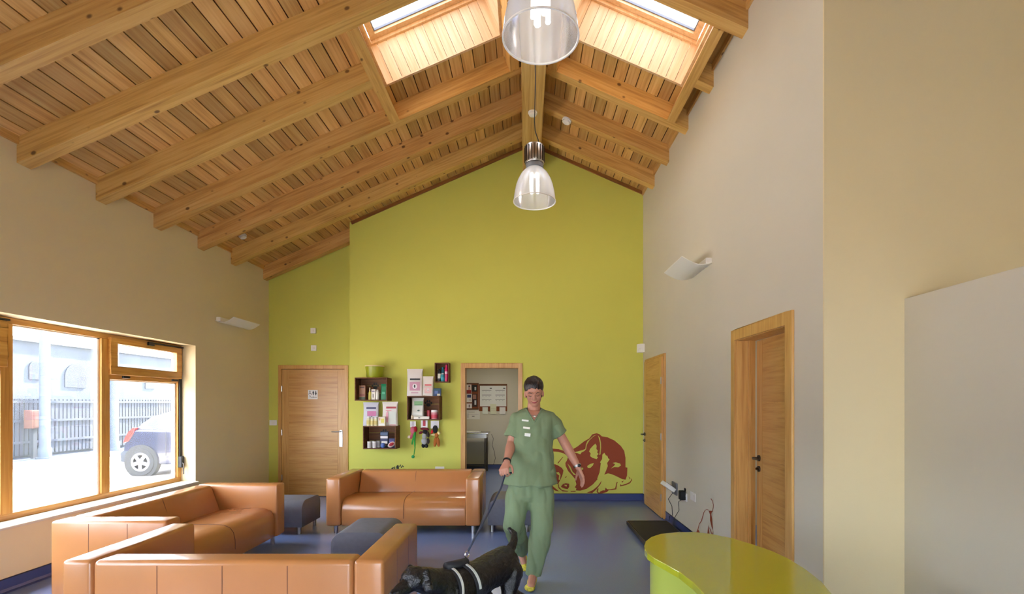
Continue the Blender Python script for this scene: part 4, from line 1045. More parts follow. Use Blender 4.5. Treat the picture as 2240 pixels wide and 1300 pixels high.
blobs(t, 'body', (214, 110, 130), [(250, 340, 50, 75, 0.1), (220, 480, 26, 62, 0.3)]); blobs(t, 'bow', (176, 24, 36), [(310, 320, 38, 60, 0)]); blobs(t, 'foot', (230, 206, 186), [(160, 500, 26, 32, 0.6)])
MB().tube([hang(300, 370, yT-0.02), hang(290, 560, yT-0.025), hang(300, 760, yT-0.02), hang(275, 930, yT-0.02)], [0.016, 0.016, 0.008, 0.006], 8).build('rope', colmat((50, 160, 62), 0.9), t, smooth='all')
MB().tube([hang(290, 430, yT-0.02), hang(240, 600, yT-0.022), hang(232, 680, yT-0.02)], [0.012, 0.010, 0.012], 8).build('rope', colmat((50, 160, 62), 0.9), t, smooth='all')
blobs(t, 'rope_knot', (46, 150, 84), [(255, 970, 32, 34, 0)])
t = thing('plush_toy', hang(530, 760, yT), 'black and white patterned plush toy hanging under the crate', 'toy', 'carded toys hanging under a crate')
card(t, 440, 600, 110, 280, 0, (186, 40, 60))
blobs(t, 'head', (30, 26, 28), [(540, 375, 48, 52, 0)]); blobs(t, 'hat', (120, 34, 40), [(530, 315, 90, 34, 0.1), (440, 400, 44, 26, -0.5)])
blobs(t, 'body', (168, 170, 172), [(525, 480, 48, 60, 0), (525, 600, 62, 72, 0)]); blobs(t, 'arm', (50, 40, 38), [(610, 440, 28, 66, -0.2), (610, 600, 32, 60, 0)])
blobs(t, 'foot', (22, 22, 24), [(500, 705, 38, 46, 0), (570, 710, 36, 42, 0)])
t = thing('plush_toy', hang(810, 720, yT), 'orange plush toy with black hair hanging under the crate', 'toy', 'carded toys hanging under a crate')
card(t, 675, 870, 120, 300, 0, (230, 228, 226))
blobs(t, 'hair', (36, 34, 34), [(780, 320, 52, 82, 0)]); blobs(t, 'collar', (196, 34, 34), [(712, 375, 26, 50, 0.4)])
blobs(t, 'arm', (226, 208, 150), [(740, 450, 62, 18, 0), (865, 410, 34, 30, 0)]); blobs(t, 'body', (178, 104, 42), [(815, 460, 40, 52, 0), (780, 620, 34, 100, 0.12), (850, 620, 34, 100, -0.12)])
blobs(t, 'belly', (176, 44, 36), [(812, 475, 26, 34, 0)])

# ------------------------------------------------------------------ room beyond the doorway: notice boards and table
def z5(u, v): return 1010+u/13.0, 830+v/13.0
def pin(u0, v0, u1, v1, y):
    a, b_ = world(*z5(u0, v0), y), world(*z5(u1, v1), y); return a.x, b_.x, b_.z, a.z
x0, x1, z0, z1 = pin(-60, 120, 480, 850, YI-0.02)
nbd = thing('notice_board', ((x0+x1)/2, YI, z0), 'cork notice board covered with photos in the room beyond', 'notice board')
MB().box(x0, x1, YI-0.015, YI, z0, z1).build('cork', 'cork', nbd); 
MB().box(x0, x1, YI-0.025, YI, z1-0.02, z1+0.01).build('frame_rail', 'crate_wood', nbd); MB().box(x0, x1, YI-0.025, YI, z0-0.01, z0+0.02).build('frame_rail', 'crate_wood', nbd)
x0, x1, z0, z1 = pin(492, 130, 1290, 910, YI-0.02)
nb2 = thing('notice_board', ((x0+x1)/2, YI, z0), 'brown framed board with a large white year planner', 'notice board')
MB().box(x0, x1, YI-0.015, YI, z0, z1).build('backing', 'cork', nb2)
MB().box(x0, x1, YI-0.016, YI-0.015, z1-0.045, z1).build('frame_rail', 'crate_wood', nb2)
def sheet(u0, v0, u1, v1, label, rgb=(232, 232, 226), marks=(), off=0.018, cat='paper', name='pinned_sheet'):
    x0, x1, z0, z1 = pin(u0, v0, u1, v1, YI-off)
    t = thing(name, ((x0+x1)/2, YI-off, z0), label, cat)
    MB().box(x0, x1, YI-off-0.002, YI-off, z0, z1).build('sheet', colmat(rgb, 0.7), t)
    for i, (a, b_, c, d, q) in enumerate(marks): lab(t, colmat(q), x0+(x1-x0)*a, x0+(x1-x0)*b_, YI-off-0.0021-0.0006*(i % 4), z0+(z1-z0)*c, z0+(z1-z0)*d)
    return t
pm = []
for col in (0.07, 0.58):
    for row in (0.76, 0.54, 0.33): pm.append((col, col+0.36, row, row+0.02, (90, 88, 96))); pm += [(col+0.02+0.12*k, col+0.06+0.12*k, row-0.06, row-0.045, (150, 148, 156)) for k in range(3)]
    pm.append((col+0.30, col+0.38, 0.85, 0.90, (70, 66, 70)))
sheet(520, 185, 1270, 770, 'large white year planner with rows of print', (226, 226, 220), pm, off=0.0165)
sheet(140, 150, 275, 400, 'photo of a person in red on the cork board', (226, 214, 206), [(0, 0.95, 0, 0.38, (150, 32, 28)), (0.35, 0.75, 0.38, 0.75, (196, 150, 140)), (0.4, 0.7, 0.72, 0.9, (60, 40, 44))], cat='photo', name='pinned_photo')
sheet(290, 165, 440, 350, 'dark photo with a white patch on the cork board', (34, 34, 30), [(0.5, 0.8, 0.2, 0.7, (196, 196, 190))], cat='photo', name='pinned_photo')
sheet(140, 415, 290, 655, 'white note with a blue picture on the cork board', (226, 220, 214), [(0.1, 0.85, 0.55, 0.9, (52, 60, 104)), (0.55, 0.75, 0.15, 0.4, (190, 170, 166))])
sheet(300, 420, 440, 780, 'tall dark photo with red and white figure on the cork board', (52, 32, 30), [(0.1, 0.8, 0.6, 0.95, (164, 112, 92)), (0.45, 0.8, 0.15, 0.5, (214, 206, 200))], cat='photo', name='pinned_photo')
sheet(140, 690, 290, 850, 'white note with a small figure at the foot of the cork board', (230, 222, 220), [(0.4, 0.6, 0.3, 0.8, (96, 72, 84))])
sheet(140, 860, 515, 1140, 'white printed sheet taped below the cork board', (224, 222, 216), [(0.05, 0.6, 0.72, 0.76, (130, 126, 130)), (0.05, 0.9, 0.5, 0.53, (176, 160, 176)), (0.4, 0.6, 0.28, 0.36, (110, 106, 110)), (0.05, 0.15, 0.15, 0.6, (190, 186, 190))], off=0.004)
sheet(590, 780, 745, 985, 'small white note under the planner, beside the cork board', (222, 226, 216), [(0, 1, 0.94, 1, (80, 70, 66))], off=0.022)
sheet(810, 705, 985, 990, 'small pale green note in the middle under the planner', (214, 214, 184), [(0.1, 0.9, 0.5, 0.54, (170, 176, 130)), (0.1, 0.9, 0.3, 0.33, (190, 160, 140))], off=0.022)
sheet(1075, 785, 1245, 990, 'small white note under the far end of the planner', (228, 224, 218), [(0, 1, 0.95, 1, (96, 70, 56))], off=0.022)
# stainless consulting table with a pad on it
yt0, yt1 = 10.25, 10.85
ax = world(1070, 0, 10.5).x
tb = thing('exam_table', (ax-0.55, 10.55, 0), 'stainless steel examination table in the room beyond the doorway', 'table')
MB().box(ax-1.1, ax, yt0, yt1, 0.845, 0.875).build('table_top', 'steel', tb, bevel=0.004)
MB().box(ax-1.06, ax-0.04, yt0+0.03, yt1-0.03, 0.76, 0.845).build('apron', 'chrome_dull', tb)
for x in (ax-1.05, ax-0.07):
    for y in (yt0+0.06, yt1-0.06):
        MB().lathe([(0.018, 0), (0.018, 0.80)], 12, (x, y, 0)).build('leg', 'dark_steel', tb, smooth=True)
MB().box(ax-1.05, ax-0.07, yt1-0.07, yt1-0.05, 0.10, 0.13).build('stretcher', 'dark_steel', tb)
tag(MB().box(ax-0.75, ax-0.2, yt0+0.08, yt1-0.1, 0.875, 0.892).build('table_pad', 'white_plastic', bevel=0.006), 'thin white pad lying on the steel examination table', 'pad')
tag(MB().tube([(ax+0.02, 10.95, 0.80), (ax+0.06, 10.98, 0.7), (ax+0.03, 11.0, 0.55), (ax+0.08, 11.02, 0.40), (ax+0.10, 11.03, 0.25), (ax+0.06, 11.0, 0.115)], 0.004, 6).build('cable', 'black', smooth=True), 'thin dark cable hanging behind the examination table', 'cable')

# ------------------------------------------------------------------ the walking person
PY = 4.05
pe = thing('person', (0.06, PY, 0), 'person in green scrubs walking with a dog on a lead', 'person')
UX, UY, UZ = Vector((1, 0, 0)), Vector((0, 1, 0)), Vector((0, 0, 1))
def hand(mb, wrist, d, n_, thumb_side, curl, spread=0.10):
    """palm, four unequal fingers with two bends, and a thumb leaving the side of the palm"""
    w_, d, n_ = Vector(wrist), Vector(d).normalized(), Vector(n_).normalized()
    lat = d.cross(n_).normalized()*thumb_side
    n_ = (n_-d*n_.dot(d)).normalized()
    pe_ = w_+d*0.082
    for k in range(5):
        f = (k/4-0.5)
        mb.cap(w_+lat*f*0.034, 0.015, pe_+lat*f*0.066, 0.0125, 8)
    for k, ln in enumerate((0.070, 0.080, 0.074, 0.058)):
        f = 0.5-k/3
        p = pe_+lat*f*0.066; dr = (d+lat*f*spread).normalized()
        ax_ = dr.cross(n_).normalized()
        for j, fr_ in enumerate((0.46, 0.31, 0.23)):
            dr = Matrix.Rotation(curl*(0.7 if j == 0 else 1.0), 3, ax_) @ dr
            q_ = p+dr*ln*fr_; mb.cap(p, 0.0092-0.0008*j, q_, 0.0088-0.0009*j, 8); p = q_
    p = w_+d*0.022+lat*0.022; dr = (d*0.62+lat*0.70+n_*0.30).normalized()
    for j, l_ in enumerate((0.040, 0.030, 0.024)):
        q_ = p+dr*l_; mb.cap(p, 0.0125-0.0015*j, q_, 0.0110-0.0013*j, 8); p = q_
        dr = (dr+d*0.22*(1+curl)+n_*curl*0.45-lat*curl*0.35).normalized()
HC = Vector((0.068, PY-0.005, 1.582))
HM = Matrix.Translation(HC) @ Matrix.Rotation(math.radians(17), 4, 'X') @ Matrix.Rotation(math.radians(-3), 4, 'Y')
bd = MB()
bd.M = HM
bd.ell((0, 0.012, 0.028), (0.073, 0.090, 0.088), 16)              # skull
bd.ell((0, -0.018, -0.030), (0.060, 0.066, 0.074), 14)            # face
bd.ell((0, -0.042, -0.078), (0.034, 0.036, 0.030), 12)            # chin
for s in (-1, 1):
    bd.ell((s*0.036, -0.058, -0.020), (0.024, 0.022, 0.022), 10)  # cheeks
    bd.ell((s*0.074, 0.012, -0.012), (0.010, 0.018, 0.030), 8)    # ears
    bd.cap((s*0.014, -0.083, 0.020), 0.009, (s*0.046, -0.070, 0.020), 0.008, 8)   # brow
bd.cap((0, -0.082, 0.012), 0.009, (0, -0.102, -0.024), 0.012, 8)  # nose
for s in (-1, 1): bd.ell((s*0.011, -0.090, -0.028), 0.009, 8)
bd.cap((-0.016, -0.082, -0.052), 0.009, (0.016, -0.082, -0.052), 0.009, 8)
bd.M = Matrix()
bd.cap((0.066, PY+0.028, 1.37), 0.062, (0.068, PY+0.012, 1.50), 0.052, 14)
bd.loft([((0.066, PY, 1.435), 0.075, 0.055, UX, UY), ((0.066, PY, 1.40), 0.118, 0.082, UX, UY), ((0.064, PY, 1.33), 0.140, 0.098, UX, UY), ((0.055, PY, 1.15), 0.14, 0.095, UX, UY), ((0.045, PY, 0.98), 0.155, 0.10, UX, UY), ((0.04, PY, 0.84), 0.17, 0.11, UX, UY)])
SR, ER, WR = Vector((-0.072, PY, 1.375)), Vector((-0.118, PY-0.02, 1.165)), Vector((-0.150, PY-0.235, 1.035))
SL, EL, WL = Vector((0.208, PY, 1.375)), Vector((0.322, PY+0.03, 1.172)), Vector((0.432, PY-0.03, 0.968))
for S_, E_, W_ in ((SR, ER, WR), (SL, EL, WL)):
    bd.cap(S_, 0.036, E_, 0.040, 14)
    md = E_+(W_-E_)*0.3
    bd.cap(E_, 0.040, md, 0.041, 14); bd.cap(md, 0.041, W_, 0.026, 14)
hand(bd, WR, (-0.16, -0.62, -0.42), (0.35, 0.2, -0.9), 1, 0.95)
hand(bd, WL, (0.34, -0.10, -0.93), (-0.86, -0.25, -0.30), 1, 0.22)
HR, KR, AR = Vector((-0.052, PY, 0.84)), Vector((-0.098, PY-0.03, 0.50)), Vector((-0.045, PY+0.36, 0.165))
HL, KL, AL = Vector((0.132, PY, 0.84)), Vector((0.132, PY-0.07, 0.47)), Vector((0.060, PY-0.045, 0.10))
for H_, K_, A2 in ((HR, KR, AR), (HL, KL, AL)):
    bd.cap(H_, 0.078, K_, 0.052, 12); bd.cap(K_, 0.052, A2, 0.036, 12)
bd.cap(AL, 0.036, (0.040, PY-0.16, 0.045), 0.03, 10); bd.cap(AR, 0.036, (-0.005, PY+0.30, 0.05), 0.028, 10)
remesh(bd, 'body', 'skin', pe, voxel=0.0045, smooth_it=3)
# face details
def hm(x, y, z): return HM @ Vector((x, y, z))
for s in (-1, 1):
    MB().tube([hm(s*0.016, -0.085, 0.000), hm(s*0.030, -0.084, -0.004), hm(s*0.045, -0.074, 0.000)], [0.001, 0.0022, 0.001], 6).build('eyelid', 'hair', pe, smooth='all')
    MB().tube([hm(s*0.014, -0.091, 0.022), hm(s*0.032, -0.087, 0.028), hm(s*0.052, -0.070, 0.021)], [0.0018, 0.0026, 0.001], 6).build('eyebrow', 'hair', pe, smooth='all')
MB().tube([hm(-0.028, -0.076, -0.046), hm(-0.012, -0.090, -0.054), hm(0, -0.0925, -0.056), hm(0.012, -0.090, -0.054), hm(0.028, -0.076, -0.046)], [0.002, 0.005, 0.006, 0.005, 0.002], 7).build('mouth', 'lips', pe, smooth='all')
# hair drawn back into a knot
hr = MB(); hr.M = HM
hr.ell((0, 0.026, 0.054), (0.083, 0.0985, 0.086), 18); hr.ell((0, 0.10, 0.035), (0.040, 0.035, 0.038), 10)
hr.ell((0, 0.048, -0.008), (0.080, 0.060, 0.075), 14)
def hair_cut(c):
    l = HM.inverted() @ c
    return l.y < -0.028 and l.z < 0.062+0.25*abs(l.x) and abs(l.x) < 0.078
def hair_fn(c, n_):
    l = HM.inverted() @ c
    return c+n_*0.0035*noise.noise(Vector((l.x*70, l.y*12, l.z*26)))
remesh(hr, 'hair', 'hair', pe, voxel=0.006, smooth_it=2, fn=hair_fn)
# tunic
tu = MB()
prof = [(0.067, 1.452, 0.072, 0.066), (0.067, 1.425, 0.140, 0.088), (0.067, 1.39, 0.175, 0.102), (0.065, 1.31, 0.172, 0.122), (0.060, 1.20, 0.168, 0.124), (0.054, 1.10, 0.174, 0.120), (0.046, 1.00, 0.190, 0.130), (0.040, 0.90, 0.212, 0.146), (0.038, 0.832, 0.226, 0.158)]
tu.loft([((cx_, PY, z), rx, ry, UX, UY) for cx_, z, rx, ry in prof], 28)
def sleeve(mb, a, b_, r0, r1):
    a, b_ = Vector(a), Vector(b_); t = (b_-a).normalized(); u_ = t.cross(UY).normalized(); v_ = t.cross(u_)
    mb.loft([(a+(b_-a)*f, r0+(r1-r0)*f, (r0+(r1-r0)*f)*1.05, u_, v_) for f in (0, 0.3, 0.6, 1.0)], 18); mb.ell(a, r0, 10)
sleeve(tu, (-0.070, PY, 1.372), (-0.106, PY-0.012, 1.222), 0.058, 0.068)
sleeve(tu, (0.206, PY, 1.372), (0.290, PY+0.02, 1.238), 0.058, 0.068)
def folds(c, n_):
    a = (abs(noise.noise(Vector((c.x*6+c.z*5, c.y*6, c.z*7-c.x*5))))-0.2)*0.026+noise.noise(Vector((c.x*22, c.y*14, c.z*9)))*0.006
    low = max(0, min(1, (1.15-c.z)/0.3))
    a += math.sin(c.x*46+c.z*18)*0.004*low
    return c+n_*a
def vneck(c): return c.z > 1.345 and abs(c.x-0.068) < (c.z-1.345)*0.60+0.002 and c.y < PY+0.02
tun = remesh(tu, 'tunic', 'scrubs', pe, voxel=0.007, smooth_it=5, fn=folds, cut=vneck)
ns = []
for s in (-1, 1):
    def fy(x, z): 
        f = max(0, 1-((x-0.067)/0.17)**2); return PY-0.110*math.sqrt(f)*min(1, 0.72+(1.452-z)*2.6)
    pts = [(0.068+s*(z-1.345)*0.60, fy(0.068+s*(z-1.345)*0.60, z)-0.001, z) for z in (1.345, 1.375, 1.405, 1.43)]+[(0.068+s*0.064, PY-0.02, 1.452), (0.068+s*0.045, PY+0.06, 1.462), (0.068, PY+0.072, 1.462)]
    MB().tube(pts, 0.0065, 6).build('collar', 'scrubs', tun, smooth='all')
for (px_, py_, w_, h_, nm) in ((1149, 920, 0.058, 0.014, 'pin_badge'), (1152, 936, 0.06, 0.016, 'name_badge'), (1154, 951, 0.05, 0.026, 'name_badge')):
    c = world(px_, py_, PY-0.1); x = c.x; z = c.z
    ry = 0.124; y = PY-ry*math.sqrt(max(0, 1-((x-0.062)/0.17)**2))-0.012
    MB().obox((x, y, z), (w_, 0.006, h_), Matrix.Rotation(0.10, 3, 'Y') @ Matrix.Rotation(-0.35, 3, 'Z')).build(nm, 'badge_white', pe, bevel=0.002)
MB().ell((0.072, PY-0.112, 1.392), (0.010, 0.004, 0.006), 8).build('pendant', 'badge_white', pe, smooth='all')
MB().tube([(0.068+0.055*math.sin(a), PY-0.02-0.088*math.cos(a), 1.400+0.045*(1-math.cos(a))) for a in [-1.2+0.2*k for k in range(13)]], 0.0018, 5).build('necklace', 'chrome_dull', pe)
# trousers
tr = MB()
tr.loft([((0.038, PY, 0.90), 0.170, 0.116, UX, UY), ((0.038, PY, 0.82), 0.184, 0.122, UX, UY), ((0.036, PY, 0.74), 0.194, 0.122, UX, UY), ((0.034, PY, 0.70), 0.17, 0.10, UX, UY)], 24)
def trouser(mb, H_, K_, A2, rs):
    pts = [(H_, rs[0]), (H_+(K_-H_)*0.5, rs[1]), (K_, rs[2]), (K_+(A2-K_)*0.5, rs[3]), (A2, rs[4])]
    mb.tube([p for p, r in pts], [r for p, r in pts], 18)
trouser(tr, HR+Vector((0, 0, -0.06)), KR, AR+Vector((0, -0.02, 0.02)), (0.108, 0.100, 0.090, 0.080, 0.070))
trouser(tr, HL+Vector((0, 0, -0.06)), KL, AL+Vector((0, 0.01, -0.008)), (0.108, 0.102, 0.092, 0.080, 0.066))
def folds2(c, n_):
    return c+n_*((abs(noise.noise(Vector((c.x*10+c.z*2, c.y*9, c.z*3.6))))-0.2)*0.030+noise.noise(Vector((c.x*26, c.y*20, c.z*7+3)))*0.006)
remesh(tr, 'trousers', 'scrubs', pe, voxel=0.008, smooth_it=5, fn=folds2)
# clogs
for nm, heel, toe, lift in (('shoe', Vector((0.066, PY+0.02, 0.030)), Vector((0.028, PY-0.175, 0.028)), 0), ('shoe', Vector((-0.035, PY+0.42, 0.115)), Vector((0.004, PY+0.26, 0.030)), 0)):
    sh = MB(); md = heel+(toe-heel)*0.55
    sh.cap(heel, 0.030, md, 0.035, 12); sh.ell(toe+(heel-toe)*0.12, (0.044, 0.05, 0.028), 12); sh.cap(md+Vector((0, 0, 0.012)), 0.034, toe+(heel-toe)*0.25, 0.030, 12)
    sh.cap(heel+Vector((0, 0, 0.03)), 0.032, md+Vector((0, 0, 0.02)), 0.036, 10)
    def flatten(c, n_): return Vector((c.x, c.y, max(c.z, 0.0)))
    remesh(sh, nm, 'shoe', pe, voxel=0.006, smooth_it=4, fn=flatten)
for W_, E_, nm, m_ in ((WR, ER, 'wrist_band', 'black'), (WL, EL, 'watch', 'chrome_dull')):
    t = (W_-E_).normalized(); a = t.cross(UZ).normalized(); b_ = a.cross(t)
    c = W_-t*0.018
    wb_ = MB().tube([c-t*0.008, c+t*0.008], 0.0325, 18).build(nm, m_, pe, smooth=True)
    if nm == 'watch': MB().ell(c+Vector((0.012, -0.030, 0.004)), (0.014, 0.006, 0.014), 8).build('dial', 'black', wb_, smooth='all')

# ------------------------------------------------------------------ the dog, moving ahead of her towards the camera
dg_c = Vector((-0.33, 3.08, 0))
dog = thing('dog', dg_c, 'black dog in a harness trotting at the end of the lead', 'dog')
hd = Vector((-0.36, -0.55, 0)).normalized()            # heading
sdv = Vector((-hd.y, hd.x, 0))
def dp(f, s, z): return dg_c+hd*f+sdv*s+Vector((0, 0, z))
db = MB()
def ring(f, z, ry, rz): return (dp(f, 0, z), ry, rz, sdv, UZ)
db.loft([ring(-0.41, 0.42, 0.05, 0.05), ring(-0.36, 0.41, 0.105, 0.105), ring(-0.26, 0.395, 0.125, 0.115), ring(-0.08, 0.39, 0.118, 0.105), ring(0.10, 0.375, 0.125, 0.130), ring(0.24, 0.385, 0.120, 0.135), ring(0.33, 0.41, 0.085, 0.10)], 22)
db.cap(dp(0.26, 0, 0.43), 0.095, dp(0.44, 0, 0.52), 0.070, 14)         # neck
db.ell(dp(0.50, 0, 0.545), (0.075, 0.075, 0.066), 14)                   # head
db.cap(dp(0.53, 0, 0.525), 0.045, dp(0.635, 0, 0.505), 0.032, 12)       # muzzle
db.ell(dp(0.662, 0, 0.512), 0.016, 8)                                   # nose
for s in (-1, 1):
    db.cap(dp(0.475, s*0.060, 0.585), 0.020, dp(0.49, s*0.096, 0.505), 0.026, 8)   # hanging ears
    fo = 0.10 if s > 0 else -0.05
    db.cap(dp(0.22, s*0.075, 0.36), 0.058, dp(0.20+fo*0.4, s*0.080, 0.22), 0.036, 10)       # foreleg
    db.cap(dp(0.20+fo*0.4, s*0.080, 0.22), 0.034, dp(0.22+fo, s*0.078, 0.04), 0.024, 10)
    db.ell(dp(0.25+fo, s*0.078, 0.026), (0.034, 0.040, 0.026), 8)
    ho = -0.06 if s > 0 else 0.08
    db.cap(dp(-0.31, s*0.075, 0.36), 0.082, dp(-0.24+ho*0.5, s*0.085, 0.24), 0.055, 12)     # thigh to knee
    db.cap(dp(-0.24+ho*0.5, s*0.085, 0.24), 0.042, dp(-0.38+ho, s*0.082, 0.15), 0.026, 10)  # knee to hock
    db.cap(dp(-0.38+ho, s*0.082, 0.15), 0.024, dp(-0.36+ho, s*0.080, 0.035), 0.022, 10)
    db.ell(dp(-0.33+ho, s*0.080, 0.025), (0.032, 0.042, 0.025), 8)
db.tube([dp(-0.38, 0, 0.46), dp(-0.46, -0.01, 0.505), dp(-0.53, -0.05, 0.545), dp(-0.56, -0.12, 0.575)], [0.038, 0.030, 0.026, 0.014], 10)   # tail
def furry(c, n_): return c+n_*(noise.noise(c*40)*0.004+noise.noise(c*90)*0.002)+Vector((0, 0, max(0, -c.z)))
remesh(db, 'body', 'fur', dog, voxel=0.007, smooth_it=5, fn=furry)
for s in (-1, 1):
    MB().ell(dp(0.545, s*0.042, 0.565), 0.010, 8).build('eye', 'black', dog, smooth='all')
def strap(f0, f1, z0, ry, rz, wd_, m_, nm, par, lo=0.0, hi=2*PI):
    mb = MB(); n = 36; rr = []
    for k in range(n+1):
        q = lo+(hi-lo)*k/n; ce = math.cos(q); se = math.sin(q)
        f = f0+(f1-f0)*(0.5-0.5*se)
        c = dp(f, ry*ce, z0+rz*se); nr = (sdv*ce+UZ*se)
        rr.append([c-hd*wd_, c+hd*wd_, c+hd*wd_+nr*0.006, c-hd*wd_+nr*0.006])
    mb.rings(rr, cap=True); return mb.build(nm, m_, par)
hs_ = strap(0.10, 0.10, 0.375, 0.129, 0.134, 0.026, 'harness', 'harness_girth', dog)
strap(0.10, 0.10, 0.375, 0.136, 0.141, 0.008, 'reflect', 'reflective_stripe', hs_, 0.1, PI-0.1)
h2_ = strap(0.22, 0.29, 0.385, 0.122, 0.132, 0.022, 'harness', 'harness_chest', dog)
strap(0.22, 0.29, 0.385, 0.129, 0.139, 0.007, 'reflect', 'reflective_stripe', h2_, 0.1, PI-0.1)
MB().tube([dp(0.07, 0, 0.517), dp(0.16, 0, 0.525), dp(0.25, 0, 0.540)], [0.028, 0.030, 0.026], 8).build('harness_back', 'harness', dog, smooth='all')
MB().tube([dp(0.06+0.02*math.cos(q), 0.0, 0.562+0.02*math.sin(q)) for q in [2*PI*k/12 for k in range(13)]], 0.004, 6).build('lead_ring', 'steel', dog)
# lead from her closed hand to the ring
h0 = WR+Vector((-0.16, -0.62, -0.42)).normalized()*0.095+Vector((0.012, 0.005, -0.028)); h1 = dp(0.05, 0, 0.582)
tag(MB().tube([h0+Vector((0.05, 0.012, 0.010)), h0, h0+Vector((-0.03, -0.05, -0.10)), h0+(h1-h0)*0.5+Vector((0, 0.02, -0.03)), h0+(h1-h0)*0.8+Vector((0, 0, -0.01)), h1], 0.007, 8).build('dog_lead', colmat((52, 62, 84), 0.6), smooth='all'), 'dark dog lead stretched from hand to harness', 'lead')

# ------------------------------------------------------------------ outside the window
ZG = -0.10
struct(MB().box(-60, 40, -40, 70, ZG-0.2, ZG-0.06).build('ground', 'gravel'))
struct(MB().box(-12.4, -4.42, -30, 60, ZG-0.06, ZG).build('floor_yard', 'gravel'))
struct(MB().box(-14.6, -12.4, -30, 60, ZG-0.06, ZG+0.02).build('floor_pavement', 'asphalt'))
struct(MB().box(-12.5, -12.36, -30, 60, ZG-0.06, ZG+0.10).build('trim_3', 'asphalt'))
sw = thing('street_building', (-15.0, 16, ZG), 'long grey stone building across the yard with arched windows', 'building')
MB().box(-15.4, -14.6, -5, 45, ZG, 3.30).build('wall', 'stone', sw)
MB().box(-15.5, -14.5, -5, 45, 3.30, 3.40).build('coping', 'concrete', sw)
for yc, wd_, zc in ((14.53, 0.34, 2.55), (15.85, 0.75, 2.35), (19.0, 0.5, 2.4)):
    pts = [(yc-wd_/2, zc-0.35), (yc+wd_/2, zc-0.35)]+[(yc+wd_/2*math.cos(a), zc+wd_*0.55*math.sin(a)) for a in [PI*k/10 for k in range(11)]]
    MB().prism(pts, -14.61, -14.57, 'x').build('arched_window', 'fence_grey', sw)
fe = thing('slat_fence', (-14.2, 18, ZG), 'grey fence of narrow upright slats before the stone building', 'fence')
sl = MB()
for k in range(200):
    y = 8+k*0.13; sl.box(-14.22, -14.19, y, y+0.085, 0.02, 1.62)
so = sl.build('slats', 'fence_grey', fe); so['kind'] = 'stuff'
for z in (0.35, 0.95, 1.5): MB().box(-14.19, -14.15, 8, 34, z, z+0.07).build('rail', 'fence_grey', fe)
for y in (8, 14.4, 21, 27.5, 34): MB().box(-14.25, -14.15, y-0.05, y+0.05, ZG, 1.7).build('post', 'fence_grey', fe)
for px_, lb in ((98, 'thick concrete post on the pavement before the fence'), (250, 'thick concrete post on the pavement near the parked car')):
    Y = 13.7*F/(VX-px_)
    po = thing('concrete_post', (-13.7, Y, ZG), lb, 'post')
    MB().lathe([(0.15, ZG), (0.15, ZG+0.3), (0.125, ZG+0.34), (0.11, 4.6)], 20, (-13.7, Y, 0)).build('shaft', 'concrete', po, smooth=True)
    MB().lathe([(0.2, ZG), (0.2, ZG+0.06)], 20, (-13.7, Y, 0)).build('base', 'concrete', po)
Y = 13.95*F/(VX-76); zb = 0.80
ub = thing('utility_box', (-13.95, Y, ZG), 'reddish utility cabinet on a stand by the fence', 'cabinet')
MB().box(-14.10, -13.86, Y-0.16, Y+0.16, 0.78, 1.30).build('cabinet', 'rust_box', ub, bevel=0.01)
MB().box(-14.02, -13.94, Y-0.05, Y+0.05, ZG, 0.78).build('stand', 'fence_grey', ub)
MB().box(-13.86, -13.85, Y-0.13, Y+0.13, 0.82, 1.26).build('door', 'rust_box', ub)
# parked car, tail to the left
CX, CY = -8.84, 10.72             # rear bumper and near flank
car = thing('car', (CX+2, CY+0.85, ZG), 'dark blue hatchback parked in the yard outside the window', 'car')
def cpts(lst): return [(CX+x, ZG+z) for x, z in lst]
low = [(0.03, 0.30), (0.0, 0.42), (0.01, 0.60), (0.06, 0.78), (0.13, 0.92), (0.24, 1.02), (1.2, 1.00), (2.6, 0.98), (3.0, 0.90), (3.7, 0.80), (3.86, 0.66), (3.90, 0.40), (3.84, 0.26), (0.10, 0.24)]
body = MB().prism(cpts(low), CY, CY+1.70).build('body', 'car_blue', car, bevel=0.06, seg=3, smooth=True)
up_ = [(0.24, 1.0), (0.34, 1.14), (0.50, 1.28), (0.85, 1.40), (1.5, 1.47), (2.1, 1.44), (2.5, 1.28), (2.95, 0.98)]
mb = MB(); n = len(up_); v = []
for y, k in ((CY+0.05, 0), (CY+0.22, 1), (CY+1.48, 1), (CY+1.65, 0)):
    zf = 1.0
    v.append([(CX+x+(0.05 if k and x < 1 else 0), y if (z < 1.02 or k) else y, ZG+z-(0 if k else 0.0)) for x, z in up_])
# tumblehome: glass leans inward towards the roof
ring_ = []
for x, z in up_:
    lean = (z-1.0)/0.47*0.20
    ring_.append([(CX+x, CY+0.04+lean, ZG+z), (CX+x, CY+1.66-lean, ZG+z)])
vs_ = [p for r in ring_ for p in r]; fs = [(2*i, 2*i+1, 2*i+3, 2*i+2) for i in range(n-1)]
fs.append(tuple(2*i for i in range(n))); fs.append(tuple(2*i+1 for i in reversed(range(n)))); fs.append((0, 2*n-2, 2*n-1, 1))
mb.add(vs_, fs); mb.build('roof', 'car_blue', car, bevel=0.03, seg=2, smooth=True)
def side_glass(pts):
    q_ = []
    for x, z in pts:
        lean = (z-1.0)/0.47*0.20; q_.append((CX+x, CY+0.04+lean-0.006, ZG+z))
    MB().add(q_, [tuple(range(len(q_)))]).build('side_window', 'car_glass', car)
side_glass([(0.46, 1.12), (0.62, 1.04), (1.15, 1.04), (1.15, 1.38), (0.85, 1.33), (0.62, 1.25)])
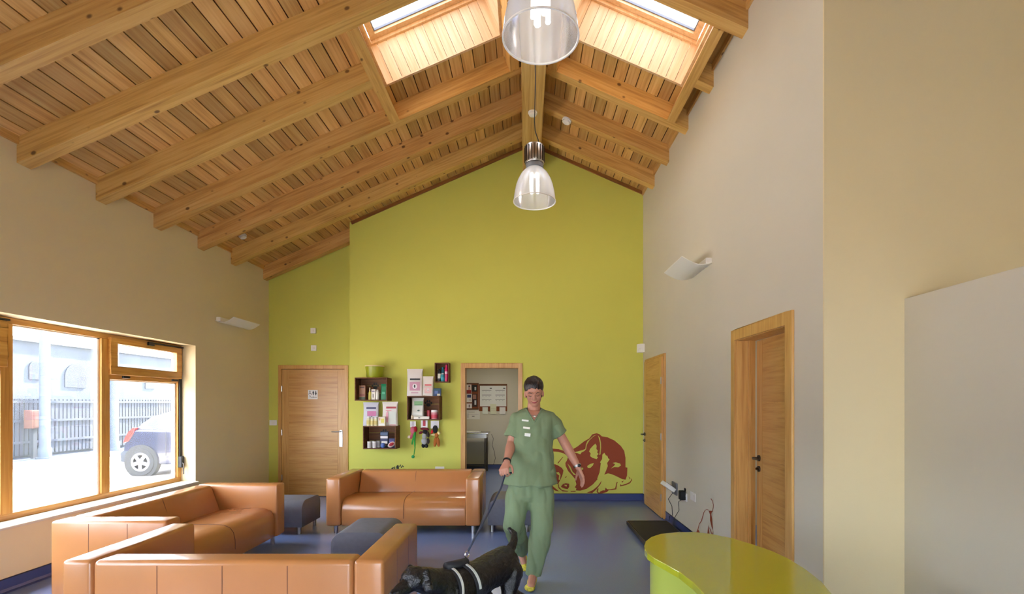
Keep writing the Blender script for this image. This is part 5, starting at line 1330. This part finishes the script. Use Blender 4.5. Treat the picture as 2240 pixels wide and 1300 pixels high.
side_glass([(1.25, 1.04), (2.0, 1.04), (2.0, 1.38), (1.5, 1.41), (1.25, 1.39)])
side_glass([(2.06, 1.04), (2.75, 1.04), (2.45, 1.24), (2.06, 1.37)])
for yy in (CY+0.0, CY+1.46):
    MB().prism(cpts([(0.02, 0.72), (0.05, 0.82), (0.13, 0.96), (0.24, 1.06), (0.30, 1.06), (0.24, 0.92), (0.14, 0.76)]), yy-0.012, yy+0.25).build('tail_light', 'tail_red', car, bevel=0.01)
MB().prism(cpts([(-0.04, 0.30), (-0.05, 0.50), (0.0, 0.56), (0.30, 0.56), (0.12, 0.30)]), CY-0.01, CY+1.71).build('bumper', 'fence_grey', car, bevel=0.03, seg=2, smooth=True)
for x in (0.42, 2.95):
    for side, yy in ((-1, CY), (1, CY+1.70)):
        c = Vector((CX+x, yy, ZG+0.305))
        MB().lathe([(0.37, -0.02), (0.37, 0.10)], 30, (c.x, c.y-0.0+(0 if side < 0 else -0.08), c.z+0.01), 'y').build('wheel_arch', 'tyre', car)
        y0_ = -0.035 if side < 0 else -0.165
        wh = MB().lathe([(0.20, y0_), (0.29, y0_-0.004), (0.305, y0_+0.03), (0.305, y0_+0.17), (0.29, y0_+0.2), (0.20, y0_+0.2)], 36, c, 'y').build('wheel', 'tyre', car, smooth=True)
        yo = y0_-0.006 if side < 0 else y0_+0.206
        rm = MB().lathe([(0.20, yo), (0.205, yo+0.006), (0.165, yo+0.02), (0.16, yo)], 30, c, 'y')
        for k in range(5):
            a = 2*PI*k/5+0.3; R_ = Matrix.Rotation(a, 3, 'Y'); rm.obox(c+Vector((0, yo+0.005, 0))+R_ @ Vector((0.10, 0, 0)), (0.16, 0.02, 0.075), R_)
        rm.lathe([(0.05, yo-0.006), (0.05, yo+0.02)], 14, c, 'y'); rm.build('rim', 'alloy', wh)
MB().box(CX+0.95, CX+0.96, CY-0.004, CY+0.01, ZG+0.45, ZG+0.98).build('door_seam', 'tyre', car)
MB().box(CX+1.05, CX+1.2, CY-0.02, CY+0.01, ZG+0.84, ZG+0.87).build('door_handle', 'car_blue', car)
